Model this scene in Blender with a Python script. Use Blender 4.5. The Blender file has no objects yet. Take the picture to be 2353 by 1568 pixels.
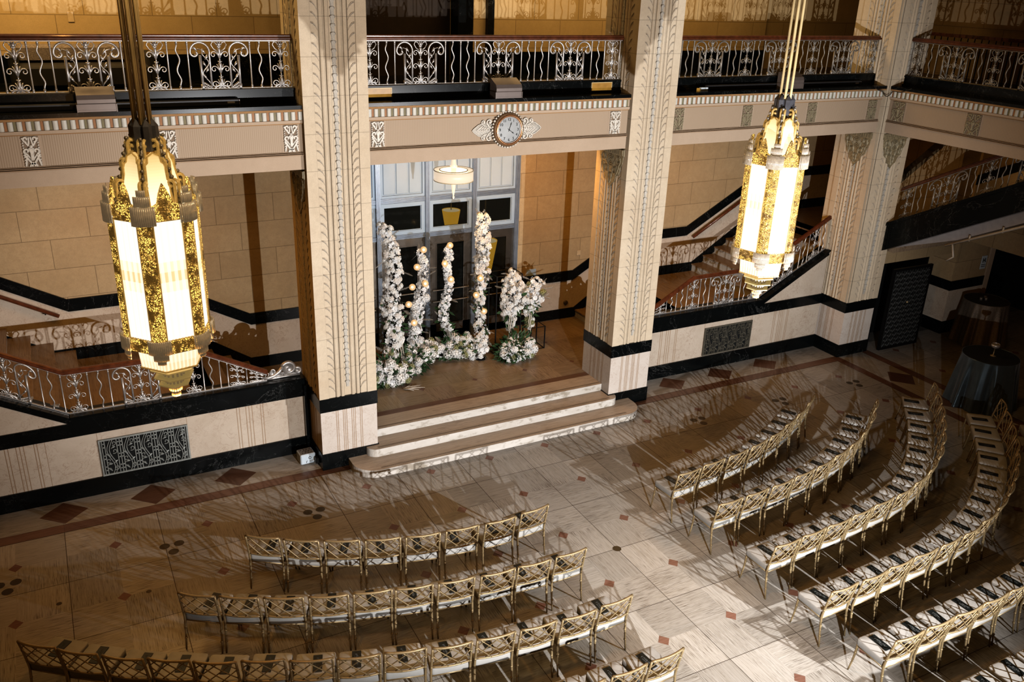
import bpy, math, random
from math import sin, cos, pi, sqrt, atan2, radians, floor
from mathutils import Vector, Matrix, Euler
random.seed(7)
SC = bpy.context.scene
COL = SC.collection

# ------------------------------------------------------------------ materials
def _new(name):
    m = bpy.data.materials.new(name); m.use_nodes = True
    nt = m.node_tree
    b = nt.nodes.get('Principled BSDF')
    return m, nt, b

def N(nt, typ, **kw):
    n = nt.nodes.new(typ)
    for k, v in kw.items():
        if k in n.inputs.keys() if isinstance(k, str) else False:
            n.inputs[k].default_value = v
        else:
            setattr(n, k, v)
    return n

def math_n(nt, op, a, b=None, c=None):
    n = nt.nodes.new('ShaderNodeMath'); n.operation = op
    for i, x in enumerate((a, b, c)):
        if x is None: continue
        if isinstance(x, (int, float)): n.inputs[i].default_value = x
        else: nt.links.new(x, n.inputs[i])
    return n.outputs[0]

def mixc(nt, fac, a, b, mode='MIX'):
    n = nt.nodes.new('ShaderNodeMix'); n.data_type = 'RGBA'; n.blend_type = mode
    for i, x in ((0, fac), (6, a), (7, b)):
        if isinstance(x, (int, float)): n.inputs[i].default_value = x
        elif isinstance(x, tuple): n.inputs[i].default_value = (x[0], x[1], x[2], 1)
        else: nt.links.new(x, n.inputs[i])
    return n.outputs[2]

def ramp(nt, fac, stops):
    n = nt.nodes.new('ShaderNodeValToRGB')
    e = n.color_ramp.elements
    while len(e) < len(stops): e.new(0.5)
    for k, (p, c) in enumerate(stops):
        e[k].position = p
        e[k].color = (c, c, c, 1) if isinstance(c, (int, float)) else (c[0], c[1], c[2], 1)
    nt.links.new(fac, n.inputs[0])
    return n.outputs[0]

def coords(nt, scale=(1, 1, 1), rot=(0, 0, 0), loc=(0, 0, 0), world=True):
    if world:
        s = nt.nodes.new('ShaderNodeNewGeometry').outputs['Position']
    else:
        s = nt.nodes.new('ShaderNodeTexCoord').outputs['Object']
    mp = nt.nodes.new('ShaderNodeMapping')
    mp.inputs['Scale'].default_value = scale; mp.inputs['Rotation'].default_value = rot; mp.inputs['Location'].default_value = loc
    nt.links.new(s, mp.inputs['Vector'])
    return mp.outputs[0]

def noise(nt, vec, scale=5, detail=4, rough=0.55, dist=0.0):
    n = nt.nodes.new('ShaderNodeTexNoise')
    n.inputs['Scale'].default_value = scale; n.inputs['Detail'].default_value = detail
    n.inputs['Roughness'].default_value = rough; n.inputs['Distortion'].default_value = dist
    nt.links.new(vec, n.inputs['Vector'])
    return n.outputs['Fac']

def setc(nt, sock, v):
    if isinstance(v, tuple): sock.default_value = (v[0], v[1], v[2], 1)
    elif isinstance(v, (int, float)): sock.default_value = v
    else: nt.links.new(v, sock)

def bump(nt, b, height, strength=0.3, dist=0.02):
    n = nt.nodes.new('ShaderNodeBump'); n.inputs['Strength'].default_value = strength; n.inputs['Distance'].default_value = dist
    nt.links.new(height, n.inputs['Height']); nt.links.new(n.outputs[0], b.inputs['Normal'])

def simple(name, col, rough=0.5, metal=0.0, var=0.12, vscale=9.0, spec=None, emit=None, estr=0.0, trans=0.0, bumpv=0.0, coat=0.0, sheen=0.0):
    m, nt, b = _new(name)
    v = coords(nt, world=False)
    f = noise(nt, v, vscale, 3)
    c = mixc(nt, ramp(nt, f, [(0.3, 0), (0.7, 1)]), tuple(x * (1 - var) for x in col), tuple(min(1, x * (1 + var)) for x in col))
    setc(nt, b.inputs['Base Color'], c)
    b.inputs['Roughness'].default_value = rough; b.inputs['Metallic'].default_value = metal
    if spec is not None: b.inputs['Specular IOR Level'].default_value = spec
    if emit: b.inputs['Emission Color'].default_value = (*emit, 1); b.inputs['Emission Strength'].default_value = estr
    if trans: b.inputs['Transmission Weight'].default_value = trans
    if coat: b.inputs['Coat Weight'].default_value = coat; b.inputs['Coat Roughness'].default_value = 0.1
    if sheen: b.inputs['Sheen Weight'].default_value = sheen
    if bumpv: bump(nt, b, noise(nt, v, vscale * 6, 4), bumpv, 0.01)
    return m

def limestone(name, c1, c2, blocks=None, horiz='x', bw=1.06, bh=0.527, z0=2.88, grout=None, mot=1.0, rough=0.75):
    """buff travertine-like stone; blocks='brick' draws a running bond, 'course' only level joints"""
    m, nt, b = _new(name)
    v = coords(nt)
    f1 = noise(nt, v, 1.3, 5, 0.6, 0.4); f2 = noise(nt, v, 14, 5, 0.65)
    mid = tuple((x + y) / 2 for x, y in zip(c1, c2))
    c = mixc(nt, ramp(nt, f1, [(0.3, 0), (0.7, 1)]), c1, c2)
    c = mixc(nt, math_n(nt, 'MULTIPLY', ramp(nt, f2, [(0.35, 1), (0.6, 0)]), 0.35 * mot), c, tuple(x * 0.72 for x in mid))
    f4 = noise(nt, v, 70, 2, 0.6)
    c = mixc(nt, math_n(nt, 'MULTIPLY', ramp(nt, f4, [(0.42, 1), (0.56, 0)]), 0.22 * mot), c, tuple(x * 0.6 for x in mid))
    h = f2
    if blocks:
        sx = nt.nodes.new('ShaderNodeSeparateXYZ'); nt.links.new(nt.nodes.new('ShaderNodeNewGeometry').outputs['Position'], sx.inputs[0])
        hx = sx.outputs[0] if horiz == 'x' else sx.outputs[1]
        zz = math_n(nt, 'DIVIDE', math_n(nt, 'SUBTRACT', sx.outputs[2], z0), bh)
        row = math_n(nt, 'FLOOR', zz)
        fz = math_n(nt, 'ABSOLUTE', math_n(nt, 'SUBTRACT', math_n(nt, 'FRACT', zz), 0.5))
        jz = math_n(nt, 'GREATER_THAN', fz, 0.5 - 0.004 / bh * 1.3)
        g = jz
        if blocks == 'brick':
            wn = nt.nodes.new('ShaderNodeTexWhiteNoise'); wn.noise_dimensions = '1D'; nt.links.new(row, wn.inputs['W'])
            xx = math_n(nt, 'ADD', math_n(nt, 'DIVIDE', hx, bw), math_n(nt, 'ADD', math_n(nt, 'MULTIPLY', row, 0.5), math_n(nt, 'MULTIPLY', wn.outputs['Value'], 0.22)))
            fx = math_n(nt, 'ABSOLUTE', math_n(nt, 'SUBTRACT', math_n(nt, 'FRACT', xx), 0.5))
            jx = math_n(nt, 'GREATER_THAN', fx, 0.5 - 0.004 / bw * 1.3)
            g = math_n(nt, 'MAXIMUM', jz, jx)
            w2 = nt.nodes.new('ShaderNodeTexWhiteNoise'); w2.noise_dimensions = '2D'
            cb = nt.nodes.new('ShaderNodeCombineXYZ'); nt.links.new(math_n(nt, 'FLOOR', xx), cb.inputs[0]); nt.links.new(row, cb.inputs[1])
            nt.links.new(cb.outputs[0], w2.inputs['Vector'])
            c = mixc(nt, math_n(nt, 'MULTIPLY', w2.outputs['Value'], 0.22), c, tuple(x * 0.62 for x in c1))
        c = mixc(nt, math_n(nt, 'MULTIPLY', g, 0.72 if blocks == 'brick' else 0.42), c, grout or tuple(x * 0.3 for x in c1))
    setc(nt, b.inputs['Base Color'], c)
    b.inputs['Roughness'].default_value = rough; b.inputs['Specular IOR Level'].default_value = 0.25
    bump(nt, b, h, 0.12, 0.01)
    return m

def marble(name, base, base2, vein, scale=2.2, thin=0.05, amount=0.9, rough=0.25, reeds=None):
    m, nt, b = _new(name)
    v = coords(nt)
    f0 = noise(nt, v, 1.6, 5, 0.6, 0.6)
    c = mixc(nt, ramp(nt, f0, [(0.3, 0), (0.72, 1)]), base, base2)
    for s, d, th, am in ((scale, 1.6, thin, amount), (scale * 2.7, 1.2, thin * 0.8, amount * 0.6)):
        f = noise(nt, v, s, 7, 0.62, d)
        rid = math_n(nt, 'ABSOLUTE', math_n(nt, 'SUBTRACT', f, 0.5))
        vn = ramp(nt, rid, [(0.0, 1), (thin * 0.35, 0.25), (thin, 0)])
        gate = ramp(nt, noise(nt, v, s * 0.45, 2), [(0.42, 0), (0.55, 1)])
        c = mixc(nt, math_n(nt, 'MULTIPLY', math_n(nt, 'MULTIPLY', vn, gate), am), c, vein)
    setc(nt, b.inputs['Base Color'], c)
    b.inputs['Roughness'].default_value = rough; b.inputs['Specular IOR Level'].default_value = 0.28
    return m

def travertine(name, axis, c1, c2, dark, rough=0.32):
    """floor stone with a linear grain along x or y; a per-face tint comes from the colour attribute"""
    m, nt, b = _new(name)
    sc = (1.1, 46, 3) if axis == 'x' else (46, 1.1, 3)
    v = coords(nt, scale=sc)
    f = noise(nt, v, 1.0, 5, 0.65, 0.35)
    sc2 = (4.5, 150, 9) if axis == 'x' else (150, 4.5, 9)
    f2 = noise(nt, coords(nt, scale=sc2), 1.0, 3, 0.6, 0.2)
    big = noise(nt, coords(nt), 1.1, 3)
    c = mixc(nt, ramp(nt, f, [(0.3, 0), (0.66, 1)]), c1, c2)
    c = mixc(nt, ramp(nt, math_n(nt, 'ADD', f2, math_n(nt, 'MULTIPLY', math_n(nt, 'SUBTRACT', big, 0.5), 0.35)), [(0.33, 0.95), (0.47, 0)]), c, dark)
    at = nt.nodes.new('ShaderNodeAttribute'); at.attribute_name = 'tint'
    c = mixc(nt, 1.0, c, at.outputs['Color'], 'MULTIPLY')
    setc(nt, b.inputs['Base Color'], c)
    b.inputs['Roughness'].default_value = rough; b.inputs['Specular IOR Level'].default_value = 0.4
    return m

def reeded(name, c1, c2, axis, pitch, rough=0.6):
    m, nt, b = _new(name)
    sx = nt.nodes.new('ShaderNodeSeparateXYZ'); nt.links.new(nt.nodes.new('ShaderNodeNewGeometry').outputs['Position'], sx.inputs[0])
    h = sx.outputs['XYZ'.index(axis.upper())]
    f = math_n(nt, 'ABSOLUTE', math_n(nt, 'SINE', math_n(nt, 'MULTIPLY', h, pi / pitch)))
    c = mixc(nt, ramp(nt, f, [(0.05, 0), (0.6, 1)]), c1, c2)
    c = mixc(nt, math_n(nt, 'MULTIPLY', noise(nt, coords(nt), 2.2, 4), 0.18), c, tuple(x * 0.6 for x in c1))
    setc(nt, b.inputs['Base Color'], c)
    b.inputs['Roughness'].default_value = rough; b.inputs['Specular IOR Level'].default_value = 0.3
    bump(nt, b, f, 0.22, 0.01)
    return m

def emis(name, col, strength, col2=None, stripes=None, base=(0.45, 0.40, 0.30)):
    m, nt, b = _new(name)
    b.inputs['Base Color'].default_value = (*base, 1); b.inputs['Roughness'].default_value = 0.35
    c = (col[0], col[1], col[2]); out = None
    v = coords(nt, world=False)
    if col2:
        f = noise(nt, v, 6, 2)
        if stripes:
            at = nt.nodes.new('ShaderNodeAttribute'); at.attribute_name = 'tint'
            f = at.outputs['Fac']
        out = mixc(nt, f, col, col2)
        nt.links.new(out, b.inputs['Emission Color'])
    else:
        b.inputs['Emission Color'].default_value = (*c, 1)
    b.inputs['Emission Strength'].default_value = strength
    return m

M = {}
def build_materials():
    M['lime_wall'] = limestone('limestone_wall', (0.475, 0.34, 0.19), (0.555, 0.42, 0.25), 'brick')
    M['lime_wall_y'] = limestone('limestone_side_wall', (0.46, 0.32, 0.17), (0.55, 0.40, 0.23), 'brick', 'y')
    M['lime_col'] = limestone('limestone_column', (0.66, 0.54, 0.39), (0.75, 0.64, 0.485), 'course', bh=0.54, z0=5.07, mot=0.8)
    M['lime_carve'] = limestone('limestone_carving', (0.64, 0.525, 0.39), (0.74, 0.63, 0.49), mot=0.8)
    M['lime_plain'] = limestone('plaster_fascia', (0.50, 0.385, 0.28), (0.545, 0.425, 0.315), mot=0.35)
    M['chain'] = limestone('grey_husk_carving', (0.56, 0.52, 0.45), (0.70, 0.66, 0.58), mot=1.2)
    M['mould'] = limestone('brown_moulding', (0.36, 0.25, 0.16), (0.46, 0.33, 0.22), mot=0.5)
    M['copper'] = limestone('copper_line', (0.35, 0.2, 0.09), (0.45, 0.27, 0.13), mot=0.7)
    M['frieze'] = reeded('reeded_frieze', (0.41, 0.31, 0.215), (0.475, 0.365, 0.262), 'x', 0.028)
    M['frieze_y'] = reeded('reeded_frieze_side', (0.41, 0.31, 0.215), (0.475, 0.365, 0.262), 'y', 0.028)
    M['white_dentil'] = simple('ivory_dentil', (0.62, 0.60, 0.53), 0.5, var=0.06)
    M['rust'] = simple('rust_strip', (0.36, 0.17, 0.07), 0.6)
    M['olive'] = simple('olive_strip', (0.22, 0.19, 0.10), 0.6)
    M['plaque'] = simple('ivory_relief', (0.74, 0.69, 0.60), 0.5, var=0.15, vscale=30)
    M['plaque_back'] = simple('dark_relief_ground', (0.27, 0.20, 0.14), 0.8)
    M['bronze_relief'] = simple('bronze_green_relief', (0.33, 0.28, 0.18), 0.5, 0.2, var=0.35, vscale=25)
    M['marble'] = marble('rose_cream_marble', (0.57, 0.475, 0.375), (0.675, 0.58, 0.475), (0.27, 0.14, 0.08), 5.0, 0.028, 0.62, 0.2)
    M['marble_pale'] = marble('pale_base_marble', (0.66, 0.585, 0.51), (0.74, 0.67, 0.60), (0.36, 0.22, 0.14), 5.5, 0.026, 0.5, 0.25)
    M['flute_line'] = simple('incised_flute', (0.40, 0.27, 0.17), 0.6)
    M['black'] = marble('black_marble', (0.003, 0.0042, 0.0046), (0.005, 0.007, 0.0075), (0.26, 0.26, 0.25), 0.9, 0.004, 0.3, 0.22)
    tc = ((0.42, 0.385, 0.33), (0.59, 0.56, 0.515), (0.15, 0.125, 0.10))
    M['trav_x'] = travertine('travertine_grain_across', 'x', *tc)
    M['trav_y'] = travertine('travertine_grain_along', 'y', *tc)
    M['red_x'] = travertine('red_travertine_band_across', 'x', (0.17, 0.085, 0.05), (0.24, 0.135, 0.085), (0.12, 0.045, 0.02))
    M['red_y'] = travertine('red_travertine_band_along', 'y', (0.17, 0.085, 0.05), (0.24, 0.135, 0.085), (0.12, 0.045, 0.02))
    M['rose_x'] = travertine('rose_inset', 'x', (0.23, 0.115, 0.08), (0.31, 0.17, 0.125), (0.14, 0.065, 0.045))
    M['grout'] = simple('dark_grout', (0.06, 0.04, 0.025), 0.8)
    M['disc'] = simple('bronze_floor_disc', (0.10, 0.075, 0.04), 0.45, 0.5)
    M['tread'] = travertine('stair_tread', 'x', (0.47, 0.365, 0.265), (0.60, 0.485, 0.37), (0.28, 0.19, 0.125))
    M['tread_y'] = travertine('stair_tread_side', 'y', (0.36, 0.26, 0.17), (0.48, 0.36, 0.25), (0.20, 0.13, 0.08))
    M['riser'] = travertine('pale_riser', 'x', (0.62, 0.57, 0.50), (0.80, 0.76, 0.70), (0.40, 0.35, 0.28))
    M['wood'] = simple('mahogany_rail', (0.115, 0.035, 0.014), 0.3, var=0.35, vscale=14, coat=0.3)
    M['silver'] = simple('cast_silvered_metal', (0.60, 0.57, 0.54), 0.38, 0.65, var=0.12, vscale=20)
    M['silver_dark'] = simple('dark_silvered_metal', (0.33, 0.30, 0.26), 0.42, 0.5, var=0.2, vscale=20)  # silver darkened in colour to stand for shade on the right-hand railings
    M['nickel'] = simple('brushed_nickel_door', (0.27, 0.245, 0.215), 0.24, 0.9, var=0.12, vscale=5)
    M['steel_box'] = simple('satin_steel_box', (0.17, 0.14, 0.125), 0.4, 0.3, var=0.05)
    M['blue_metal'] = simple('pale_blue_painted_metal', (0.36, 0.46, 0.57), 0.45, 0.1, var=0.06, vscale=2)
    M['blue_rib'] = simple('blue_grey_ribbed_metal', (0.30, 0.35, 0.42), 0.35, 0.6, var=0.1)
    M['white_panel'] = simple('white_blue_panel', (0.42, 0.52, 0.62), 0.4, var=0.04, vscale=2)
    M['gold'] = simple('champagne_gold_chair_metal', (0.335, 0.25, 0.135), 0.42, 0.45, var=0.1, vscale=30)
    M['cushion'] = simple('ivory_chair_cushion', (0.42, 0.405, 0.375), 0.85, var=0.06, vscale=12)
    M['booklet'] = simple('black_booklet', (0.006, 0.009, 0.009), 0.5)
    M['script'] = simple('white_script', (0.16, 0.16, 0.15), 0.6)
    M['iron'] = simple('black_iron', (0.012, 0.012, 0.012), 0.45, 0.4)
    M['grille'] = simple('grey_cast_grille', (0.33, 0.35, 0.33), 0.45, 0.3, var=0.2, vscale=20)
    M['grille_dark'] = simple('dark_cast_grille', (0.15, 0.14, 0.11), 0.45, 0.4, var=0.2, vscale=20)
    M['void'] = simple('dark_void', (0.003, 0.004, 0.004), 0.9)
    M['dark_brown'] = simple('dark_brown_panel', (0.035, 0.02, 0.009), 0.7, var=0.15)
    M['ivory_plastic'] = simple('white_plastic', (0.62, 0.70, 0.76), 0.35, var=0.03)
    M['grey_mesh'] = simple('grey_filter', (0.22, 0.20, 0.18), 0.8, var=0.5, vscale=60)
    M['plate_cover'] = simple('beige_cover_plate', (0.60, 0.45, 0.27), 0.5)
    M['lantern_gold'] = simple('lantern_gilt', (0.58, 0.41, 0.17), 0.4, 0.15, var=0.3, vscale=40, emit=(1.0, 0.60, 0.16), estr=0.16)  # faint emission stands for the lantern's glow falling on the gilt
    M['lantern_dark'] = simple('lantern_dark_glass', (0.10, 0.10, 0.115), 0.3, 0.1, var=0.3)
    M['lantern_amber'] = simple('lantern_amber_glass', (0.20, 0.09, 0.015), 0.25, 0.2, var=0.4, emit=(0.8, 0.35, 0.05), estr=0.10)
    M['crystal'] = simple('ribbed_crystal', (0.52, 0.45, 0.37), 0.18, 0.2, var=0.25, vscale=30, emit=(1.0, 0.75, 0.45), estr=0.08)
    M['brass_rod'] = simple('brass_rod', (0.72, 0.56, 0.30), 0.4, 0.0, var=0.3, vscale=3)
    M['glow'] = emis('lantern_lit_glass', (1.0, 0.93, 0.78), 1.05, (0.74, 0.46, 0.17), stripes=True)
    M['glow_top'] = emis('lantern_upper_glass', (0.42, 0.27, 0.10), 1.5, (1.0, 0.86, 0.58), stripes=True)
    M['plate_glass'] = simple('lantern_frosted_plate', (0.75, 0.66, 0.38), 0.5, var=0.05, emit=(1.0, 0.74, 0.30), estr=0.14)
    M['drum'] = emis('drum_shade_lit', (1.0, 0.80, 0.60), 0.62)
    M['drum_in'] = emis('drum_inner_lit', (1.0, 0.82, 0.56), 1.6)
    M['shade_amber'] = emis('amber_cone_shade', (1.0, 0.55, 0.06), 1.7)
    M['bulb'] = emis('warm_bulb', (1.0, 0.82, 0.58), 4.5)
    M['lumen'] = emis('ledge_lamp_glow', (0.9, 0.50, 0.10), .55, (0.10, 0.04, 0.01), base=(0.10, 0.05, 0.015))
    M['rose'] = simple('ivory_rose_petal', (0.93, 0.90, 0.84), 0.7, var=0.05, vscale=20, emit=(1, .96, .88), estr=0.05)  # slight glow in all three petal colours stands for light scattered between petals
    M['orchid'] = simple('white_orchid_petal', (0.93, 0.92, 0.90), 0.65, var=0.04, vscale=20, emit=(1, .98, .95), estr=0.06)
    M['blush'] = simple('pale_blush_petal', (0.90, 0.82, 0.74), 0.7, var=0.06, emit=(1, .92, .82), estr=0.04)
    M['green_bloom'] = simple('pale_green_floret', (0.36, 0.36, 0.17), 0.8, var=0.3, vscale=40)
    M['leaf'] = simple('dark_green_leaf', (0.045, 0.095, 0.035), 0.6, var=0.5, vscale=12)
    M['dry'] = simple('bleached_dry_foliage', (0.66, 0.60, 0.52), 0.85, var=0.2, vscale=15)
    M['amber_cord'] = simple('cream_hanging_amaranthus', (0.66, 0.60, 0.48), 0.8, var=0.2)
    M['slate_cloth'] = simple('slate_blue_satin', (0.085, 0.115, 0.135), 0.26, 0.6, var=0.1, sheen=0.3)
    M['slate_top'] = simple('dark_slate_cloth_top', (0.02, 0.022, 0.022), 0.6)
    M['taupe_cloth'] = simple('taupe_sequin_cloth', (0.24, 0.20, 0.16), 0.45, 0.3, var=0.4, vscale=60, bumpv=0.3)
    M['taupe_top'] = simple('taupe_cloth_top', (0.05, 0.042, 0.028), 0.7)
    M['grey_plaster'] = simple('grey_plaster', (0.38, 0.35, 0.34), 0.85, var=0.08)
    M['white_pipe'] = simple('white_painted_pipe', (0.52, 0.46, 0.38), 0.5)
    M['copper_bezel'] = simple('copper_bezel', (0.62, 0.32, 0.16), 0.25, 0.85, var=0.15)
    M['brown_case'] = simple('brown_clock_case', (0.23, 0.145, 0.08), 0.5, 0.3)
    M['dial'] = simple('silvered_dial', (0.33, 0.34, 0.335), 0.4, 0.2, var=0.12, vscale=4)
    M['ink'] = simple('black_ink', (0.01, 0.012, 0.012), 0.6)
    M['settee'] = simple('dark_settee', (0.02, 0.018, 0.016), 0.8)
    M['settee_back'] = simple('grey_pattern_fabric', (0.20, 0.165, 0.145), 0.85, var=0.5, vscale=50)
    M['led'] = simple('charcoal_led_bar', (0.035, 0.035, 0.037), 0.5, 0.3)
    M['cable'] = simple('black_cable', (0.02, 0.015, 0.01), 0.6)
    M['ochre_wall'] = limestone('ochre_lit_wall', (0.56, 0.40, 0.20), (0.64, 0.47, 0.25), 'brick', bw=1.03, bh=0.54, z0=7.03, mot=0.7)
    # glass for the doors: clear, slightly reflective
    m, nt, b = _new('door_glass')
    b.inputs['Base Color'].default_value = (0.02, 0.025, 0.025, 1); b.inputs['Roughness'].default_value = 0.03
    t = nt.nodes.new('ShaderNodeBsdfTransparent'); t.inputs[0].default_value = (0.6, 0.6, 0.55, 1)
    mx = nt.nodes.new('ShaderNodeMixShader'); mx.inputs[0].default_value = 0.35
    nt.links.new(t.outputs[0], mx.inputs[1]); nt.links.new(b.outputs[0], mx.inputs[2])
    nt.links.new(mx.outputs[0], nt.nodes['Material Output'].inputs['Surface'])
    M['glass'] = m
    # thin amber bulb globe
    m, nt, b = _new('globe_glass')
    b.inputs['Base Color'].default_value = (0.8, 0.66, 0.48, 1); b.inputs['Roughness'].default_value = 0.08
    b.inputs['Emission Color'].default_value = (1.0, 0.66, 0.36, 1); b.inputs['Emission Strength'].default_value = 0.36
    t = nt.nodes.new('ShaderNodeBsdfTransparent'); t.inputs[0].default_value = (1, 0.8, 0.5, 1)
    mx = nt.nodes.new('ShaderNodeMixShader'); mx.inputs[0].default_value = 0.55
    nt.links.new(t.outputs[0], mx.inputs[1]); nt.links.new(b.outputs[0], mx.inputs[2])
    nt.links.new(mx.outputs[0], nt.nodes['Material Output'].inputs['Surface'])
    M['globe'] = m
    # pierced gilt: lit gaps between dark-gold foliage
    m, nt, b = _new('pierced_gilt')
    v = coords(nt, world=False)
    vo = nt.nodes.new('ShaderNodeTexVoronoi'); vo.feature = 'DISTANCE_TO_EDGE'; vo.inputs['Scale'].default_value = 62
    wv = nt.nodes.new('ShaderNodeVectorMath'); wv.operation = 'ADD'
    nz = nt.nodes.new('ShaderNodeTexNoise'); nz.inputs['Scale'].default_value = 14; nt.links.new(v, nz.inputs['Vector'])
    ms = nt.nodes.new('ShaderNodeVectorMath'); ms.operation = 'SCALE'; ms.inputs['Scale'].default_value = 0.07
    nt.links.new(nz.outputs['Color'], ms.inputs[0]); nt.links.new(v, wv.inputs[0]); nt.links.new(ms.outputs[0], wv.inputs[1])
    nt.links.new(wv.outputs[0], vo.inputs['Vector'])
    hole = ramp(nt, vo.outputs['Distance'], [(0.10, 0), (0.2, 1)])
    f3 = ramp(nt, noise(nt, v, 11, 2), [(0.40, 0), (0.52, 1)])
    hole = math_n(nt, 'MULTIPLY', hole, f3)
    setc(nt, b.inputs['Base Color'], mixc(nt, ramp(nt, noise(nt, v, 30, 3), [(0.35, 0), (0.65, 1)]), (0.10, 0.065, 0.03), (0.55, 0.36, 0.13)))
    b.inputs['Metallic'].default_value = 0.6; b.inputs['Roughness'].default_value = 0.4
    b.inputs['Emission Color'].default_value = (1.0, 0.60, 0.14, 1)
    nt.links.new(math_n(nt, 'ADD', math_n(nt, 'MULTIPLY', hole, 1.5), .06), b.inputs['Emission Strength'])
    bump(nt, b, vo.outputs['Distance'], 0.6, 0.02)
    M['pierced'] = m

# ------------------------------------------------------------------ mesh builder
class MB:
    def __init__(s): s.v = []; s.f = []; s.m = []; s.t = []
    def add(s, vs, fs, mi=0, tint=None):
        o = len(s.v); s.v.extend([tuple(p) for p in vs])
        for f in fs:
            s.f.append(tuple(i + o for i in f)); s.m.append(mi); s.t.append(tint)
        return s
    def quad(s, a, b, c, d, mi=0, tint=None): return s.add([a, b, c, d], [(0, 1, 2, 3)], mi, tint)
    def box(s, x0, x1, y0, y1, z0, z1, mi=0, tint=None, bev=0.0):
        if bev > 0:
            return s.bbox(x0, x1, y0, y1, z0, z1, bev, mi)
        vs = [(x, y, z) for z in (z0, z1) for x, y in ((x0, y0), (x1, y0), (x1, y1), (x0, y1))]
        return s.add(vs, [(3, 2, 1, 0), (4, 5, 6, 7), (0, 1, 5, 4), (1, 2, 6, 5), (2, 3, 7, 6), (3, 0, 4, 7)], mi, tint)
    def bbox(s, x0, x1, y0, y1, z0, z1, b, mi=0):
        """box with all edges chamfered"""
        X = (x0, x1); Y = (y0, y1); Z = (z0, z1); vs = []; idx = {}
        for i in (0, 1):
            for j in (0, 1):
                for k in (0, 1):
                    sx = b if i == 0 else -b; sy = b if j == 0 else -b; sz = b if k == 0 else -b
                    for a, p in enumerate(((X[i], Y[j] + sy, Z[k] + sz), (X[i] + sx, Y[j], Z[k] + sz), (X[i] + sx, Y[j] + sy, Z[k]))):
                        idx[(i, j, k, a)] = len(vs); vs.append(p)
        fs = []
        for i in (0, 1): fs.append([idx[(i, j, k, 0)] for j, k in ((0, 0), (1, 0), (1, 1), (0, 1))][:: (-1 if i == 0 else 1)])
        for j in (0, 1): fs.append([idx[(i, j, k, 1)] for i, k in ((0, 0), (0, 1), (1, 1), (1, 0))][:: (-1 if j == 0 else 1)])
        for k in (0, 1): fs.append([idx[(i, j, k, 2)] for i, j in ((0, 0), (1, 0), (1, 1), (0, 1))][:: (-1 if k == 0 else 1)])
        for i in (0, 1):
            for j in (0, 1): fs.append([idx[(i, j, 0, 0)], idx[(i, j, 0, 1)], idx[(i, j, 1, 1)], idx[(i, j, 1, 0)]])
        for i in (0, 1):
            for k in (0, 1): fs.append([idx[(i, 0, k, 0)], idx[(i, 0, k, 2)], idx[(i, 1, k, 2)], idx[(i, 1, k, 0)]])
        for j in (0, 1):
            for k in (0, 1): fs.append([idx[(0, j, k, 1)], idx[(0, j, k, 2)], idx[(1, j, k, 2)], idx[(1, j, k, 1)]])
        for c in ((i, j, k) for i in (0, 1) for j in (0, 1) for k in (0, 1)): fs.append([idx[c + (0,)], idx[c + (1,)], idx[c + (2,)]])
        return s.add(vs, [tuple(f) for f in fs], mi)
    def extrude(s, poly, fn, d0, d1, mi=0, capback=False):
        """poly: 2D points; fn(u, w, d) -> 3D"""
        n = len(poly)
        vs = [fn(u, w, d0) for u, w in poly] + [fn(u, w, d1) for u, w in poly]
        fs = [tuple(range(n, 2 * n))] + [(i, (i + 1) % n, n + (i + 1) % n, n + i) for i in range(n)]
        if capback: fs.append(tuple(range(n - 1, -1, -1)))
        return s.add(vs, fs, mi)
    def tube(s, pts, r, n=6, mi=0, closed=False, cap=True, flat=1.0):
        P = [Vector(p) for p in pts]
        if len(P) < 2: return s
        R = r if isinstance(r, (list, tuple)) else [r] * len(P)
        T = []
        for i in range(len(P)):
            a = P[i - 1] if (i > 0 or closed) else P[0]; b = P[(i + 1) % len(P)] if (i < len(P) - 1 or closed) else P[-1]
            t = b - a
            T.append(t.normalized() if t.length > 1e-9 else Vector((0, 0, 1)))
        ref = Vector((0, 1, 0)) if abs(T[0].y) < 0.9 else Vector((1, 0, 0))
        nx = (ref - T[0] * ref.dot(T[0])).normalized()
        vs = []; 
        for i, p in enumerate(P):
            nx = nx - T[i] * nx.dot(T[i])
            nx = nx.normalized() if nx.length > 1e-6 else Vector((1, 0, 0))
            ny = T[i].cross(nx)
            for k in range(n):
                a = 2 * pi * k / n
                vs.append(p + nx * (cos(a) * R[i] * flat) + ny * (sin(a) * R[i]))
        fs = []; L = len(P)
        for i in range(L if closed else L - 1):
            j = (i + 1) % L
            for k in range(n): fs.append((i * n + k, i * n + (k + 1) % n, j * n + (k + 1) % n, j * n + k))
        if cap and not closed: fs += [tuple(range(n - 1, -1, -1)), tuple((L - 1) * n + k for k in range(n))]
        return s.add(vs, fs, mi)
    def lathe(s, prof, n=24, mi=0, c=(0, 0, 0), cap0=False, cap1=False, ph=0.0, rad=None):
        vs = []; fs = []
        for r, z in prof:
            for k in range(n):
                a = 2 * pi * k / n + ph
                rr = r if rad is None else r * rad(a, z)
                vs.append((c[0] + rr * cos(a), c[1] + rr * sin(a), c[2] + z))
        for i in range(len(prof) - 1):
            for k in range(n): fs.append((i * n + k, i * n + (k + 1) % n, (i + 1) * n + (k + 1) % n, (i + 1) * n + k))
        if cap0: fs.append(tuple(range(n - 1, -1, -1)))
        if cap1: fs.append(tuple((len(prof) - 1) * n + k for k in range(n)))
        return s.add(vs, fs, mi)
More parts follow.
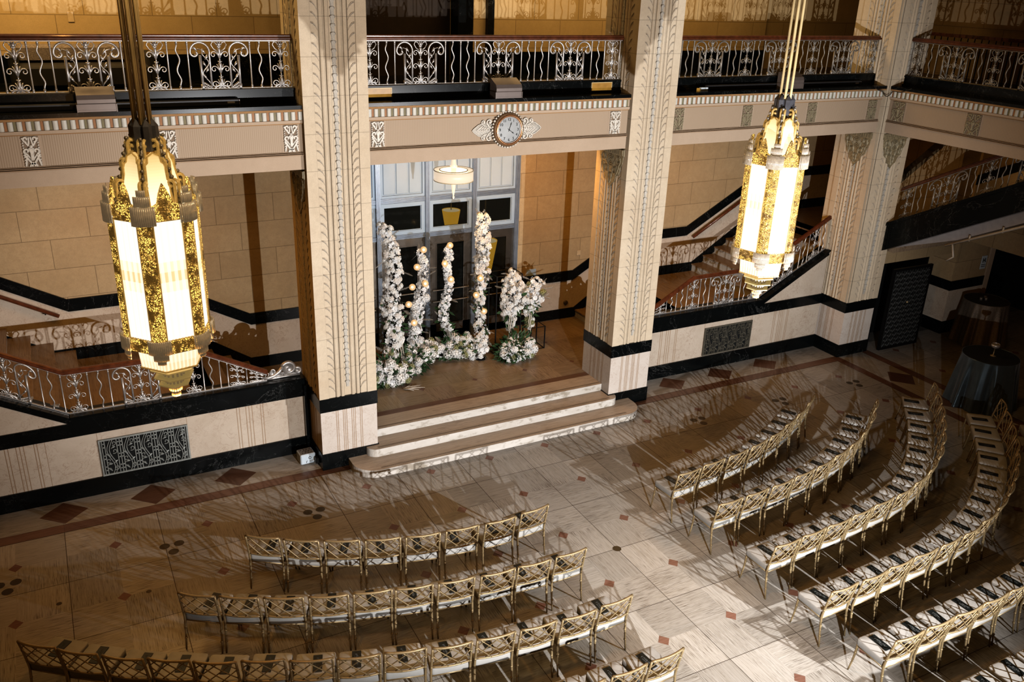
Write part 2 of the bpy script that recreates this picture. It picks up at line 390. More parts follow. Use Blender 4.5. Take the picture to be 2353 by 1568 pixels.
    def ball(s, c, r, n=8, m=5, mi=0, sc=(1, 1, 1)):
        vs = [(c[0], c[1], c[2] - r * sc[2])]
        for i in range(1, m):
            t = pi * i / m
            for k in range(n):
                a = 2 * pi * k / n
                vs.append((c[0] + r * sc[0] * sin(t) * cos(a), c[1] + r * sc[1] * sin(t) * sin(a), c[2] - r * sc[2] * cos(t)))
        vs.append((c[0], c[1], c[2] + r * sc[2])); top = len(vs) - 1
        fs = [(0, 1 + (k + 1) % n, 1 + k) for k in range(n)]
        for i in range(m - 2):
            for k in range(n): fs.append((1 + i * n + k, 1 + i * n + (k + 1) % n, 1 + (i + 1) * n + (k + 1) % n, 1 + (i + 1) * n + k))
        fs += [(top, 1 + (m - 2) * n + k, 1 + (m - 2) * n + (k + 1) % n) for k in range(n)]
        return s.add(vs, fs, mi)
    def mesh(s, name, mats, smooth=False, tint=False):
        me = bpy.data.meshes.new(name)
        me.from_pydata(s.v, [], s.f)
        for mm in (mats if isinstance(mats, (list, tuple)) else [mats]): me.materials.append(mm)
        if me.polygons:
            me.polygons.foreach_set('material_index', s.m)
            me.polygons.foreach_set('use_smooth', [smooth] * len(me.polygons))
        if tint:
            ca = me.color_attributes.new('tint', 'FLOAT_COLOR', 'CORNER')
            buf = []
            for f, t in zip(s.f, s.t):
                t = t if t is not None else 1.0
                c = (t, t, t, 1.0) if isinstance(t, (int, float)) else (t[0], t[1], t[2], 1.0)
                buf.extend(c * len(f))
            ca.data.foreach_set('color', buf)
        me.update()
        return me

def link(name, me, parent=None, loc=None, rot=None):
    o = bpy.data.objects.new(name, me); COL.objects.link(o)
    if parent is not None: o.parent = parent
    if loc is not None: o.location = loc
    if rot is not None: o.rotation_euler = rot
    return o

def ob(name, mb, mats, parent=None, smooth=False, tint=False, loc=None, rot=None):
    return link(name, mb.mesh(name, mats, smooth, tint), parent, loc, rot)

def struct(name, mb, mats, parent=None, smooth=False, tint=False):
    o = ob(name, mb, mats, parent, smooth, tint)
    if parent is None: o['kind'] = 'structure'
    return o

def tag(o, label, cat, group=None):
    o['label'] = label; o['category'] = cat
    if group: o['group'] = group
    return o

def thing(name, label, cat, loc=(0, 0, 0), rz=0.0, group=None):
    o = bpy.data.objects.new(name, None); COL.objects.link(o)
    o.location = loc; o.rotation_euler = (0, 0, rz); o.empty_display_size = 0.1
    return tag(o, label, cat, group)

def dup(root, loc, rz, label=None, group=None):
    r = root.copy(); COL.objects.link(r); r.location = loc; r.rotation_euler = (0, 0, rz)
    if label: r['label'] = label
    if group: r['group'] = group
    for ch in list(root.children):
        c = ch.copy(); COL.objects.link(c); c.parent = r
        for g in list(ch.children):
            d = g.copy(); COL.objects.link(d); d.parent = c
    return r

def group_empty(name):
    o = bpy.data.objects.new(name, None); COL.objects.link(o); o['kind'] = 'structure'
    return o

ORD = ['first', 'second', 'third', 'fourth', 'fifth', 'sixth', 'seventh', 'eighth', 'ninth', 'tenth', 'eleventh', 'twelfth', 'thirteenth', 'fourteenth', 'fifteenth', 'sixteenth']
build_materials()
# ------------------------------------------------------------------ camera
RW = ((0.88590135, -0.46266794, 0.03342406), (-0.15053379, -0.35489538, -0.92270735), (0.43876915, 0.81239624, -0.38404946))
F = 2022.09777
def px(p):
    q = [sum(RW[i][k] * (p[k] - (0, 0, 7.85)[k]) for k in range(3)) for i in range(3)]
    return (F * q[0] / q[2] + 1176.5, F * q[1] / q[2] + 784, q[2])
cam = bpy.data.cameras.new('camera'); co = bpy.data.objects.new('camera', cam); COL.objects.link(co)
mw = Matrix.Identity(4)
for k in range(3):
    mw[k][0] = RW[0][k]; mw[k][1] = -RW[1][k]; mw[k][2] = -RW[2][k]
mw[2][3] = 7.85
co.matrix_world = mw
cam.sensor_width = 36; cam.sensor_fit = 'HORIZONTAL'; cam.lens = F / 2353 * 36; cam.clip_end = 200
SC.camera = co
# ================================================================== FLOOR
def diamond(mb, cx, cy, hx, hy, z, mi, tint=1.0):
    mb.quad((cx, cy - hy, z), (cx + hx, cy, z), (cx, cy + hy, z), (cx - hx, cy, z), mi, tint)
def disc(mb, cx, cy, r, z, mi, n=20):
    mb.add([(cx + r * cos(2 * pi * k / n), cy + r * sin(2 * pi * k / n), z) for k in range(n)], [tuple(range(n))], mi)
FM = [M['grout'], M['trav_x'], M['trav_y'], M['red_x'], M['red_y'], M['rose_x'], M['disc']]
def tile(mb, x0, x1, y0, y1, z=0.001, g=0.004, par=0, inset=True):
    x0 += g; x1 -= g; y0 += g; y1 -= g
    cx, cy = (x0 + x1) / 2, (y0 + y1) / 2
    for i, (a, b, c, d) in enumerate(((x0, cx, y0, cy), (cx, x1, y0, cy), (x0, cx, cy, y1), (cx, x1, cy, y1))):
        mi = 1 + ((i in (0, 3)) ^ par)
        t = random.uniform(0.80, 1.06)
        mb.quad((a, c, z), (b, c, z), (b, d, z), (a, d, z), mi, t)
    if inset: diamond(mb, cx, cy, 0.088, 0.098, z + 0.001, 5, random.uniform(0.85, 1.1))
mb = MB()
mb.box(-6, 23, -3, 20, -0.2, 0.0, 0)
XL = [-5.74, -4.45, -3.16, -1.87, -0.58, 0.70, 1.99, 3.29, 4.46, 5.57, 6.68, 7.80, 8.92, 10.10, 11.39, 12.68, 13.97, 15.25]
YL = [12.65 - 1.27 * k for k in range(12)]
for i in range(len(XL) - 1):
    for j in range(len(YL) - 1):
        tile(mb, XL[i], XL[i + 1], YL[j + 1], YL[j], par=(i + j) % 2)
def strip(x0, x1, y0, y1, mi, step, axis, z=0.001, tl=0.85, th=1.1):
    a, e = (x0, x1) if axis == 'x' else (y0, y1)
    while a < e - 1e-6:
        b = min(a + step, e); t = random.uniform(tl, th)
        if axis == 'x': mb.quad((a + .001, y0, z), (b - .001, y0, z), (b - .001, y1, z), (a + .001, y1, z), mi, t)
        else: mb.quad((x0, a + .001, z), (x1, a + .001, z), (x1, b - .001, z), (x0, b - .001, z), mi, t)
        a = b
strip(-5.74, 15.25, 12.66, 12.87, 3, 0.86, 'x')
strip(-5.74, 16.2, 12.875, 13.60, 1, 1.29, 'x')
strip(15.255, 15.45, -1.3, 12.87, 4, 0.9, 'y'); strip(16.2, 16.4, -1.3, 13.2, 4, 0.9, 'y')
strip(15.455, 16.195, -1.3, 12.87, 2, 1.29, 'y')
for k in range(-4, 12):
    cx = -0.56 + 1.285 * k + (0.0 if k < 4 else -0.43 * 0)
    if 3.1 < cx < 4.5 or 9 < cx < 10.1: continue
    diamond(mb, cx, 13.2, 0.34, 0.31, 0.002, 3, random.uniform(0.7, 1.0))
for k in range(8): diamond(mb, 15.85, 11.40 - 1.28 * k, 0.35, 0.37, 0.002, 4, random.uniform(0.7, 1.0))
for i in range(5):
    for j in range(11): tile(mb, 16.41 + 1.29 * i, 16.41 + 1.29 * (i + 1), 13.2 - 1.27 * (j + 1), 13.2 - 1.27 * j, par=(i + j) % 2)
strip(16.41, 22.8, 13.2, 19.5, 1, 1.2, 'x', tl=0.5, th=0.6)
for cx in (-3.42, -1.32, 0.79, 2.90, 10.47, 12.57, 14.68):
    for dx, dy in ((-0.10, 0.07), (0.10, 0.07), (0.0, -0.11)): disc(mb, cx + dx, 11.61 + dy, 0.072, 0.0025, 6)
disc(mb, 6.68, 8.84, 0.066, 0.0025, 6)
for (x, y, r) in ((0.36, 10.72, .035), (5.2, 6.62, .06), (3.55, 6.75, .06), (-0.72, 10.95, .035)): disc(mb, x, y, r, 0.0025, 6)
fl = struct('floor', mb, FM, tint=True)

# ================================================================== PLATFORM AND STEPS
def rounded_step(mb, x0, x1, yf, yb, z0, z1, r, side, mi_top, mi_r):
    pts = [(x0, yb)]
    n = 10
    for k in range(n + 1):
        a = pi + (pi / 2) * k / n
        pts.append((x0 + r + r * cos(a), yf + r + r * sin(a)))
    for k in range(n + 1):
        a = 1.5 * pi + (pi / 2) * k / n
        pts.append((x1 - r + r * cos(a), yf + r + r * sin(a)))
    pts.append((x1, yb))
    m = len(pts)
    vs = [(x, y, z0) for x, y in pts] + [(x, y, z1) for x, y in pts]
    mb.add(vs, [tuple(range(m, 2 * m))], mi_top, 1.15)
    for i in range(m - 1): mb.add([vs[i], vs[i + 1], vs[m + i + 1], vs[m + i]], [(0, 1, 2, 3)], mi_r, 1.0)
    # three incised nosing lines on the tread
    for d in (0.06, 0.075, 0.09):
        mb.quad((x0 + r, yf + d, z1 + .0006), (x1 - r, yf + d, z1 + .0006), (x1 - r, yf + d + .005, z1 + .0006), (x0 + r, yf + d + .005, z1 + .0006), 2)
SM = [M['tread'], M['riser'], M['grout']]
for k, (x0, x1, yf, yb, z0, z1, r) in enumerate(((3.82, 9.58, 12.19, 13.0, 0.0, 0.14, 0.40), (4.14, 9.24, 12.62, 13.06, 0.14, 0.285, 0.17))):
    mb = MB(); rounded_step(mb, x0, x1, yf, yb, z0, z1, r, 0, 0, 1)
    o = struct('entrance_step', mb, SM, tint=True)
mb = MB()
mb.box(4.36, 9.10, 13.05, 16.6, 0.0, 0.428, 1, 1.0)
mb.box(-6, 3.37, 13.83, 16.6, 0.0, 0.428, 0, 0.7); mb.box(3.36, 4.37, 13.79, 16.6, 0, 0.428, 0, .7); mb.box(9.09, 10.04, 13.79, 16.6, 0, 0.428, 0, .7); mb.box(10.03, 19.2, 13.83, 16.6, 0, 0.428, 0, .7)
PM = [M['trav_x'], M['riser'], M['trav_y'], M['red_x'], M['red_y'], M['rose_x'], M['grout'], M['tread']]
z = 0.430
mb.quad((4.37, 13.052, z), (9.1, 13.052, z), (9.1, 13.50, z), (4.37, 13.50, z), 7, 1.2)
for d in (0.06, 0.075, 0.09): mb.quad((4.37, 13.05 + d, z + .001), (9.1, 13.05 + d, z + .001), (9.1, 13.055 + d, z + .001), (4.37, 13.055 + d, z + .001), 6)
mb.quad((4.37, 13.50, z), (9.1, 13.50, z), (9.1, 13.66, z), (4.37, 13.66, z), 3, 0.95)
mb.quad((3.3, 13.66, z - .0008), (10.1, 13.66, z - .0008), (10.1, 16.5, z - .0008), (3.3, 16.5, z - .0008), 0, (.62, .50, .38))
xs = [2.4 + 0.56 * k for k in range(17)]; ys = [13.665 + 0.56 * k for k in range(6)]
for i in range(len(xs) - 1):
    for j in range(len(ys) - 1):
        if (xs[i] < 4.37 or xs[i + 1] > 9.12) and ys[j] < 13.79: continue
        mi = 0 if (i + j) % 2 else 2; tt = random.uniform(.78, 1.0)
        mb.quad((xs[i] + .002, ys[j] + .002, z), (xs[i + 1] - .002, ys[j] + .002, z), (xs[i + 1] - .002, ys[j + 1] - .002, z), (xs[i] + .002, ys[j + 1] - .002, z), mi, tuple(q * random.uniform(.97, 1.03) * tt for q in (.80, .655, .50)))
        if (i % 2 == 0) and (j % 2 == 1): diamond(mb, xs[i], ys[j], .06, .065, z + .001, 5, 0.7)
struct('floor_platform', mb, PM, tint=True)

# ================================================================== STAIRS (both sides, behind the parapets)
def flight(mb, xstart, sgn, n, z0, rise, tread, y0=13.83, y1=16.46, bottom=None):
    """n risers climbing along sgn*x from xstart; each tread a solid block"""
    for k in range(n):
        xa = xstart + sgn * tread * k; xb = xa + sgn * tread
        zt = z0 + rise * (k + 1)
        lo, hi = min(xa, xb), max(xa, xb)
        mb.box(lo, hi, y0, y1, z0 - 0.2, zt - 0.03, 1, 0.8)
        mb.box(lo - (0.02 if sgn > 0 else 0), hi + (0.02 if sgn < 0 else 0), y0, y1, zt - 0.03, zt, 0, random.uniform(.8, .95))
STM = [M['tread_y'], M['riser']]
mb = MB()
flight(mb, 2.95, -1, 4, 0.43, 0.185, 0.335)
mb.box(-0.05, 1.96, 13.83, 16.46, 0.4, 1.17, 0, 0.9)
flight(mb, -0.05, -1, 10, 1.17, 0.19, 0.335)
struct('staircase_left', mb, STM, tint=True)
mb = MB()
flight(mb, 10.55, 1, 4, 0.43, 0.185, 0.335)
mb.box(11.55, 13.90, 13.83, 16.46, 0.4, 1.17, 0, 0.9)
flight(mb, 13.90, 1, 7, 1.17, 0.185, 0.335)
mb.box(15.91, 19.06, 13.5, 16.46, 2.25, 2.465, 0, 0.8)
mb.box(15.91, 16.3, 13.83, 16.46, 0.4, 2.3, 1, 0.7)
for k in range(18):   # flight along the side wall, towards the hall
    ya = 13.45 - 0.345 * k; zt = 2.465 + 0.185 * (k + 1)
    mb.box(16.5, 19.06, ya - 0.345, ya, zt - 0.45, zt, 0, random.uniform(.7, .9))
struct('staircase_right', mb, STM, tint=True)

# ================================================================== BACK WALL
YB = 16.47
def poly_y(mb, pts, y, depth=0.04, mi=0):
    """extrude a polygon drawn in x,z from plane y towards -y"""
    mb.extrude(pts, lambda u, w, d: (u, y - d, w), 0.0, depth, mi)
def band(mb, top, h, y, depth, mi=0):
    for (x0, z0), (x1, z1) in zip(top[:-1], top[1:]):
        poly_y(mb, [(x0, z0 - h), (x1, z1 - h), (x1, z1), (x0, z0)], y, depth, mi)
mb = MB(); mb.box(-6, 20, YB, YB + 0.3, 0.0, 5.09, 0)
wb = MB()
wb.box(-6, 4.60, YB, YB + .3, 0, 5.09); wb.box(8.90, 19.3, YB, YB + .3, 0, 5.09)
struct('wall_back', wb, M['lime_wall'])
wb = MB(); wb.box(-6, 5.6, YB, YB + .3, 6.0, 9.8); wb.box(7.30, 15.3, YB, YB + .3, 6.0, 9.8); wb.box(15.3, 19.3, YB + .1, YB + .4, 6.0, 9.8)
struct('wall_mezzanine', wb, M['ochre_wall'])
wb = MB(); wb.box(5.6, 7.30, YB + .02, YB + .32, 6.0, 9.8)
struct('wall_mezzanine_recess', wb, M['dark_brown'])
wb = MB(); wb.box(-6, 5.6, YB - .03, YB, 6.0, 6.42); wb.box(7.62, 15.3, YB - .03, YB, 6.0, 6.42); wb.box(7.30, 7.62, YB - 0.35, YB, 6, 9.8, 0); wb.box(8.05, 8.19, YB - 0.1, YB, 6, 9.8)
struct('baseboard_mezzanine', wb, M['black'])
# dado of veined marble and the black bands that step with the stairs
topL = [(-6, 5.68), (-0.04, 2.325), (1.78, 2.325), (3.08, 1.60), (4.60, 1.60)]
topR = [(8.93, 1.60), (10.42, 1.60), (11.72, 2.335), (13.62, 2.335), (15.85, 3.56), (19.05, 3.56)]
lowL = [(-6, 4.6), (-0.36, 1.395), (1.95, 1.395), (3.03, 0.67), (4.60, 0.67)]
lowR = [(8.93, 0.68), (10.50, 0.68), (11.60, 1.40), (13.88, 1.40), (16.0, 2.70), (19.05, 2.70)]
for nm, top, low in (('left', topL, lowL), ('right', topR, lowR)):
    d = MB(); xs_ = sorted(set([p[0] for p in top] + [p[0] for p in low]))
    def at(L, x):
        for (a, za), (b, zb) in zip(L[:-1], L[1:]):
            if a - 1e-6 <= x <= b + 1e-6: return za + (zb - za) * (x - a) / (b - a)
        return L[-1][1]
    for a, b in zip(xs_[:-1], xs_[1:]):
        poly_y(d, [(a, at(low, a) - .1), (b, at(low, b) - .1), (b, at(top, b) - .1), (a, at(top, a) - .1)], YB, 0.012)
    struct('wall_dado_' + nm, d, M['marble'])
    d = MB(); band(d, top, 0.23, YB, 0.035); struct('trim_dado_' + nm, d, M['black'])
    d = MB(); band(d, low, 0.235, YB, 0.03); struct('baseboard_back_' + nm, d, M['black'])
# wall at the far side of the right-hand stair
XR = 19.07
wb = MB(); wb.box(XR, XR + .3, 2.0, YB, 2.4, 9.8); struct('wall_right', wb, M['lime_wall_y'])
def poly_x(mb, pts, x, depth=0.04, mi=0): mb.extrude(pts, lambda u, w, d: (x - d, u, w), 0.0, depth, mi)
wb = MB()
for (y0, z0), (y1, z1) in zip([(YB, 3.56), (13.6, 3.56), (4, 8.7)][:-1], [(YB, 3.56), (13.6, 3.56), (4, 8.7)][1:]): poly_x(wb, [(y0, z0 - .23), (y0, z0), (y1, z1), (y1, z1 - .23)], XR, 0.035)
struct('trim_dado_side', wb, M['black'])
wb = MB()
for (y0, z0), (y1, z1) in zip([(YB, 2.72), (13.6, 2.72), (4, 7.8)][:-1], [(YB, 2.72), (13.6, 2.72), (4, 7.8)][1:]): poly_x(wb, [(y0, z0 - .25), (y0, z0), (y1, z1), (y1, z1 - .25)], XR, 0.03)
struct('baseboard_right', wb, M['black'])
wb = MB()
for (y0, z0), (y1, z1) in zip([(YB, 3.4), (13.6, 3.4), (4, 8.5)][:-1], [(YB, 3.4), (13.6, 3.4), (4, 8.5)][1:]): poly_x(wb, [(y0, z0 - .75), (y0, z0), (y1, z1), (y1, z1 - .75)], XR, 0.012)
struct('wall_dado_side', wb, M['marble'])

# ================================================================== PARAPET WALLS
YP = 13.57
def parapet(side, x0, x1, bx, k, xe):
    """x0..x1 extent; bx where the sloping string begins; k slope sign; xe the far end"""
    w = MB(); w.box(x0, x1, YP, YP + .26, 0.0, 1.08, 0)
    # marble wedge above the level band, under the sloping string
    z1 = 1.31; s = 0.57 if side == 'left' else 0.525
    a = bx; e = xe
    zt = lambda x: 1.40 + s * abs(x - a)
    pts = [(a, 1.08), (e, 1.08), (e, zt(e) - .06), (a, 1.36)]
    if e < a: pts = pts[::-1]
    w.extrude(pts, lambda u, v, d: (u, YP + 0.004 - d + 0.0, v), -0.26, 0.0, 0)
    # slab seams and groups of incised flutes
    lo, hi = min(x0, x1), max(x0, x1)
    seams = (-0.66, 0.06, 1.39, 3.02, -2.0) if side == 'left' else (10.45, 12.03, 13.35, 14.3)
    for sx in seams: w.box(sx - .003, sx + .003, YP - .002, YP, 0.30, 1.08, 1)
    for g0 in ((-1.20, 2.18, -3.4) if side == 'left' else (10.85, 14.0)):
        for q in (0.0, 0.045, 0.15, 0.20, 0.25, 0.39, 0.43): w.box(g0 + q, g0 + q + .010, YP - .003, YP, 0.30, 1.08, 1)
    struct('wall_parapet_' + side, w, [M['marble'], M['flute_line']])
    t = MB(); t.box(lo, hi, YP - .03, YP, 0.0, 0.30); struct('baseboard_parapet_' + side, t, M['black'])
    t = MB(); t.box(lo, hi, YP - .022, YP, 1.08, 1.31)
    la, lb = (a, hi) if side == 'left' else (lo, a)
    t.box(la, lb, YP - .03, YP + .27, 1.30, 1.385); t.bbox(la, lb, YP - .05, YP + .29, 1.385, 1.42, .012)
    for dz0, dz1, dd in ((-0.12, -0.035, .03), (-0.035, 0.0, .05)):
        q = [(a, 1.42 + dz0), (e, 1.42 + s * abs(e - a) + dz0), (e, 1.42 + s * abs(e - a) + dz1), (a, 1.42 + dz1)]
        if e > a: q = q[:1] + q[1:]
        t.extrude(q, lambda u, v, d: (u, YP - d, v), -(0.26 + dd), dd, 0, True)
    struct('trim_parapet_' + side, t, M['black'])
parapet('left', -6.0, 3.36, -0.27, -1, -6.0)
parapet('right', 10.03, 15.40, 13.59, 1, 15.42)

# ================================================================== COLUMNS
M['leaf_shade'] = simple('leaf_shade_stroke', (0.50, 0.45, 0.38), 0.9)  # shade below each carved leaf, put into the colour of a stroke
PROF = [(0, 0), (.160, 0), (.166, -.014), (.270, -.014), (.275, -.032), (.290, -.008), (.312, 0), (.336, -.008), (.349, -.032), (.360, -.032), (.372, -.008), (.395, 0), (.418, -.008), (.432, -.028), (.485, -.028)]
PROF = PROF + [(0.97 - t, d) for t, d in PROF[-2::-1]]
def face_pts(W): return [(t / .97 * W, d) for t, d in PROF]
def carve(parent, fn, W, z0, z1, cap=True, cap_mat='bronze_relief', z_hi=9.5):
    """leaf rows and the husk chain of one face; fn(u, z, d) gives a world point, d outward"""
    k = W / .97
    lm = MB(); z = z0 + 0.14
    while z < z1 - 0.12:
        for s in (-1, 1):
            uo = .485 - s * (.485 - .172); ui = .485 - s * (.485 - .268)
            pts = [(uo, z), (uo + (ui - uo) * .35, z - .012), (uo + (ui - uo) * .7, z - .05), (ui, z - .115)]
            lm.tube([fn(u * k, zz, -.009) for u, zz in pts], [.004, .0075, .0065, .003], 5, 0)
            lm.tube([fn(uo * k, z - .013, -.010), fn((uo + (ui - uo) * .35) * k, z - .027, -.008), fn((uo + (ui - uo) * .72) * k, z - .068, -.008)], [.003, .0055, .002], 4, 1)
        z += 0.137
    ob('leaf_relief', lm, [M['lime_carve'], M['leaf_shade']], parent, True)
    cm = MB(); z = z0 + 0.08
    cm.extrude([(.458 * k, z), (.512 * k, z), (.512 * k, z1 - .05), (.458 * k, z1 - .05)], lambda u, w, d: fn(u, w, d), -.04, -.022)
    prof = [(-.018, 0), (-.016, .045), (-.032, .085), (-.033, .105), (0, .118), (.033, .105), (.032, .085), (.016, .045), (.018, 0)]
    while z < z1 - 0.12:
        cm.extrude([((.485 + a) * k, z + b) for a, b in prof], lambda u, w, d: fn(u, w, d), -.03, -.012)
        cm.tube([fn((.485 + a) * k, z + b, -.006) for a, b in prof[2:7]], .0045, 4, 0)
        z += 0.113
    ob('husk_chain', cm, M['chain'], parent)
    if cap:
        c = MB(); zt = z1
        c.extrude([(.10 * k, zt - .12), (.87 * k, zt - .12), (.87 * k, zt), (.10 * k, zt)], lambda u, w, d: fn(u, w, d), -.03, .022, 0)
        for q in range(12):
            u = (.12 + .062 * q) * k
            c.extrude([(u, zt - .11), (u + .045 * k, zt - .11), (u + .045 * k, zt - .01), (u, zt - .01)], lambda a, w, d: fn(a, w, d), .0, .035, 0)
        out = [(.12, -.12), (.85, -.12), (.83, -.26), (.78, -.33), (.74, -.46), (.66, -.52), (.62, -.62), (.55, -.66), (.485, -.74), (.42, -.66), (.35, -.62), (.31, -.52), (.23, -.46), (.19, -.33), (.14, -.26)]
        c.extrude([(u * k, zt + w) for u, w in out][::-1], lambda u, w, d: fn(u, w, d), -.03, .012, 0)
        for (cu, cw, r, n) in ((.485, -.24, .10, 3), (.25, -.20, .06, 2), (.72, -.20, .06, 2), (.36, -.40, .06, 2), (.61, -.40, .06, 2), (.485, -.52, .055, 2), (.26, -.34, .04, 1), (.71, -.34, .04, 1)):
            for q in range(n):
                rr = r * (1 - q * .35)
                c.tube([fn((cu + rr * cos(a)) * k, zt + cw + rr * sin(a), .016) for a in [2 * pi * j / 10 for j in range(10)]], .010, 4, 0, closed=True)
        for (a0, b0, a1, b1) in ((.3, -.14, .44, -.42), (.67, -.14, .53, -.42), (.42, -.42, .47, -.66), (.55, -.42, .50, -.66), (.18, -.2, .30, -.5), (.79, -.2, .67, -.5)):
            c.tube([fn((a0 + (a1 - a0) * q / 5) * k + .012 * sin(q * 2.2), zt + b0 + (b1 - b0) * q / 5, .016) for q in range(6)], .011, 4, 0)
        ob('capital_relief', c, M[cap_mat], parent)
def column(name, x0, x1, y0, y1, faces):
    g = group_empty(name)
    W = x1 - x0; D = y1 - y0
    pts = []
    F_ = face_pts(W); S_ = face_pts(D)
    if 'front' in faces: pts += [(x0 + t, y0 - d) for t, d in F_]
    else: pts += [(x0, y0), (x1, y0)]
    if 'right' in faces: pts += [(x1 + d, y0 + t) for t, d in S_][1:]
    else: pts += [(x1, y1)]
    pts += [(x0, y1)]
    if 'left' in faces: pts += [(x0 - d, y1 - t) for t, d in S_][1:-1]
    m = MB(); n = len(pts); zs = (1.32, 9.8)
    vs = [(x, y, z) for z in zs for x, y in pts]
    m.add(vs, [(i, (i + 1) % n, n + (i + 1) % n, n + i) for i in range(n)], 0)
    ob('shaft', m, M['lime_col'], g)
    b = MB(); b.box(x0 + .005, x1 - .005, y0 + .005, y1 - .005, 0.28, 1.10, 0)
    for q in (0.0, .03, .12, .15, .18, .27, .30, .33, .42, .45):   # incised flutes on the die
        u = x0 + W * .27 + q * W
        if u < x1 - .1: b.box(u, u + .010, y0 + .003, y0 + .006, .30, 1.08, 1)
        v = y0 + D * .27 + q * D
        if v < y1 - .1:
            b.box(x0 + .003, x0 + .006, v, v + .010, .30, 1.08, 1); b.box(x1 - .006, x1 - .003, v, v + .010, .30, 1.08, 1)
    ob('pedestal', b, [M['marble_pale'], M['flute_line']], g)
    k = MB(); k.box(x0 - .012, x1 + .012, y0 - .012, y1 + .012, 0.0, 0.30); ob('black_base', k, M['black'], g)
    k = MB(); k.box(x0 - .008, x1 + .008, y0 - .008, y1 + .008, 1.08, 1.32); ob('black_band', k, M['black'], g)
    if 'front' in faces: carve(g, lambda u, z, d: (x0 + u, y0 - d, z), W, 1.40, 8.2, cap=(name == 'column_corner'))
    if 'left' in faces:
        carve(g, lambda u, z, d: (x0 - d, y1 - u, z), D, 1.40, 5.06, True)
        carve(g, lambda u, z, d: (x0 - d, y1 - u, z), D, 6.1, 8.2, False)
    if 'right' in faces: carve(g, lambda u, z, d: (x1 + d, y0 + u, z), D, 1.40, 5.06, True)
    return g
column('column', 3.38, 4.36, 12.80, 13.80, ('front', 'left'))
column('column', 9.10, 10.03, 12.80, 13.80, ('front', 'left'))
# corner pier: front face only carved below the balcony, left face above the parapet
g = column('column_corner', 15.40, 16.34, 12.83, 13.95, ())
def pier_faces(g):
    f1 = lambda u, z, d: (15.40 - d, 13.78 - u, z); f2 = lambda u, z, d: (15.42 + u, 12.83 - d, z)
    for f, W in ((f1, .92), (f2, .92)):
        m = MB(); P = face_pts(W)
        n = len(P)
        vs = [f(t, z, d + .03) for z in (1.33, 9.8) for t, d in P]
        m.add(vs, [(i, i + 1, n + i + 1, n + i) if True else 0 for i in range(n - 1)], 0)
        m.add([f(0, z, d) for z in (1.33,) for d in (0, .03)] + [f(W, 1.33, .03), f(W, 1.33, 0)], [(0, 1, 2, 3)], 0)
        ob('fluted_face', m, M['lime_col'], g)
        fz = (lambda ff: (lambda u, z, d: ff(u, z, d + .03)))(f)
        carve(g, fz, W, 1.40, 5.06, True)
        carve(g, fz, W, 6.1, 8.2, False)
pier_faces(g)
# dark upright between the left column and the parapet
mb = MB(); mb.box(3.30, 3.385, 13.46, 13.60, 0, 1.31); struct('trim_1', mb, M['black'])

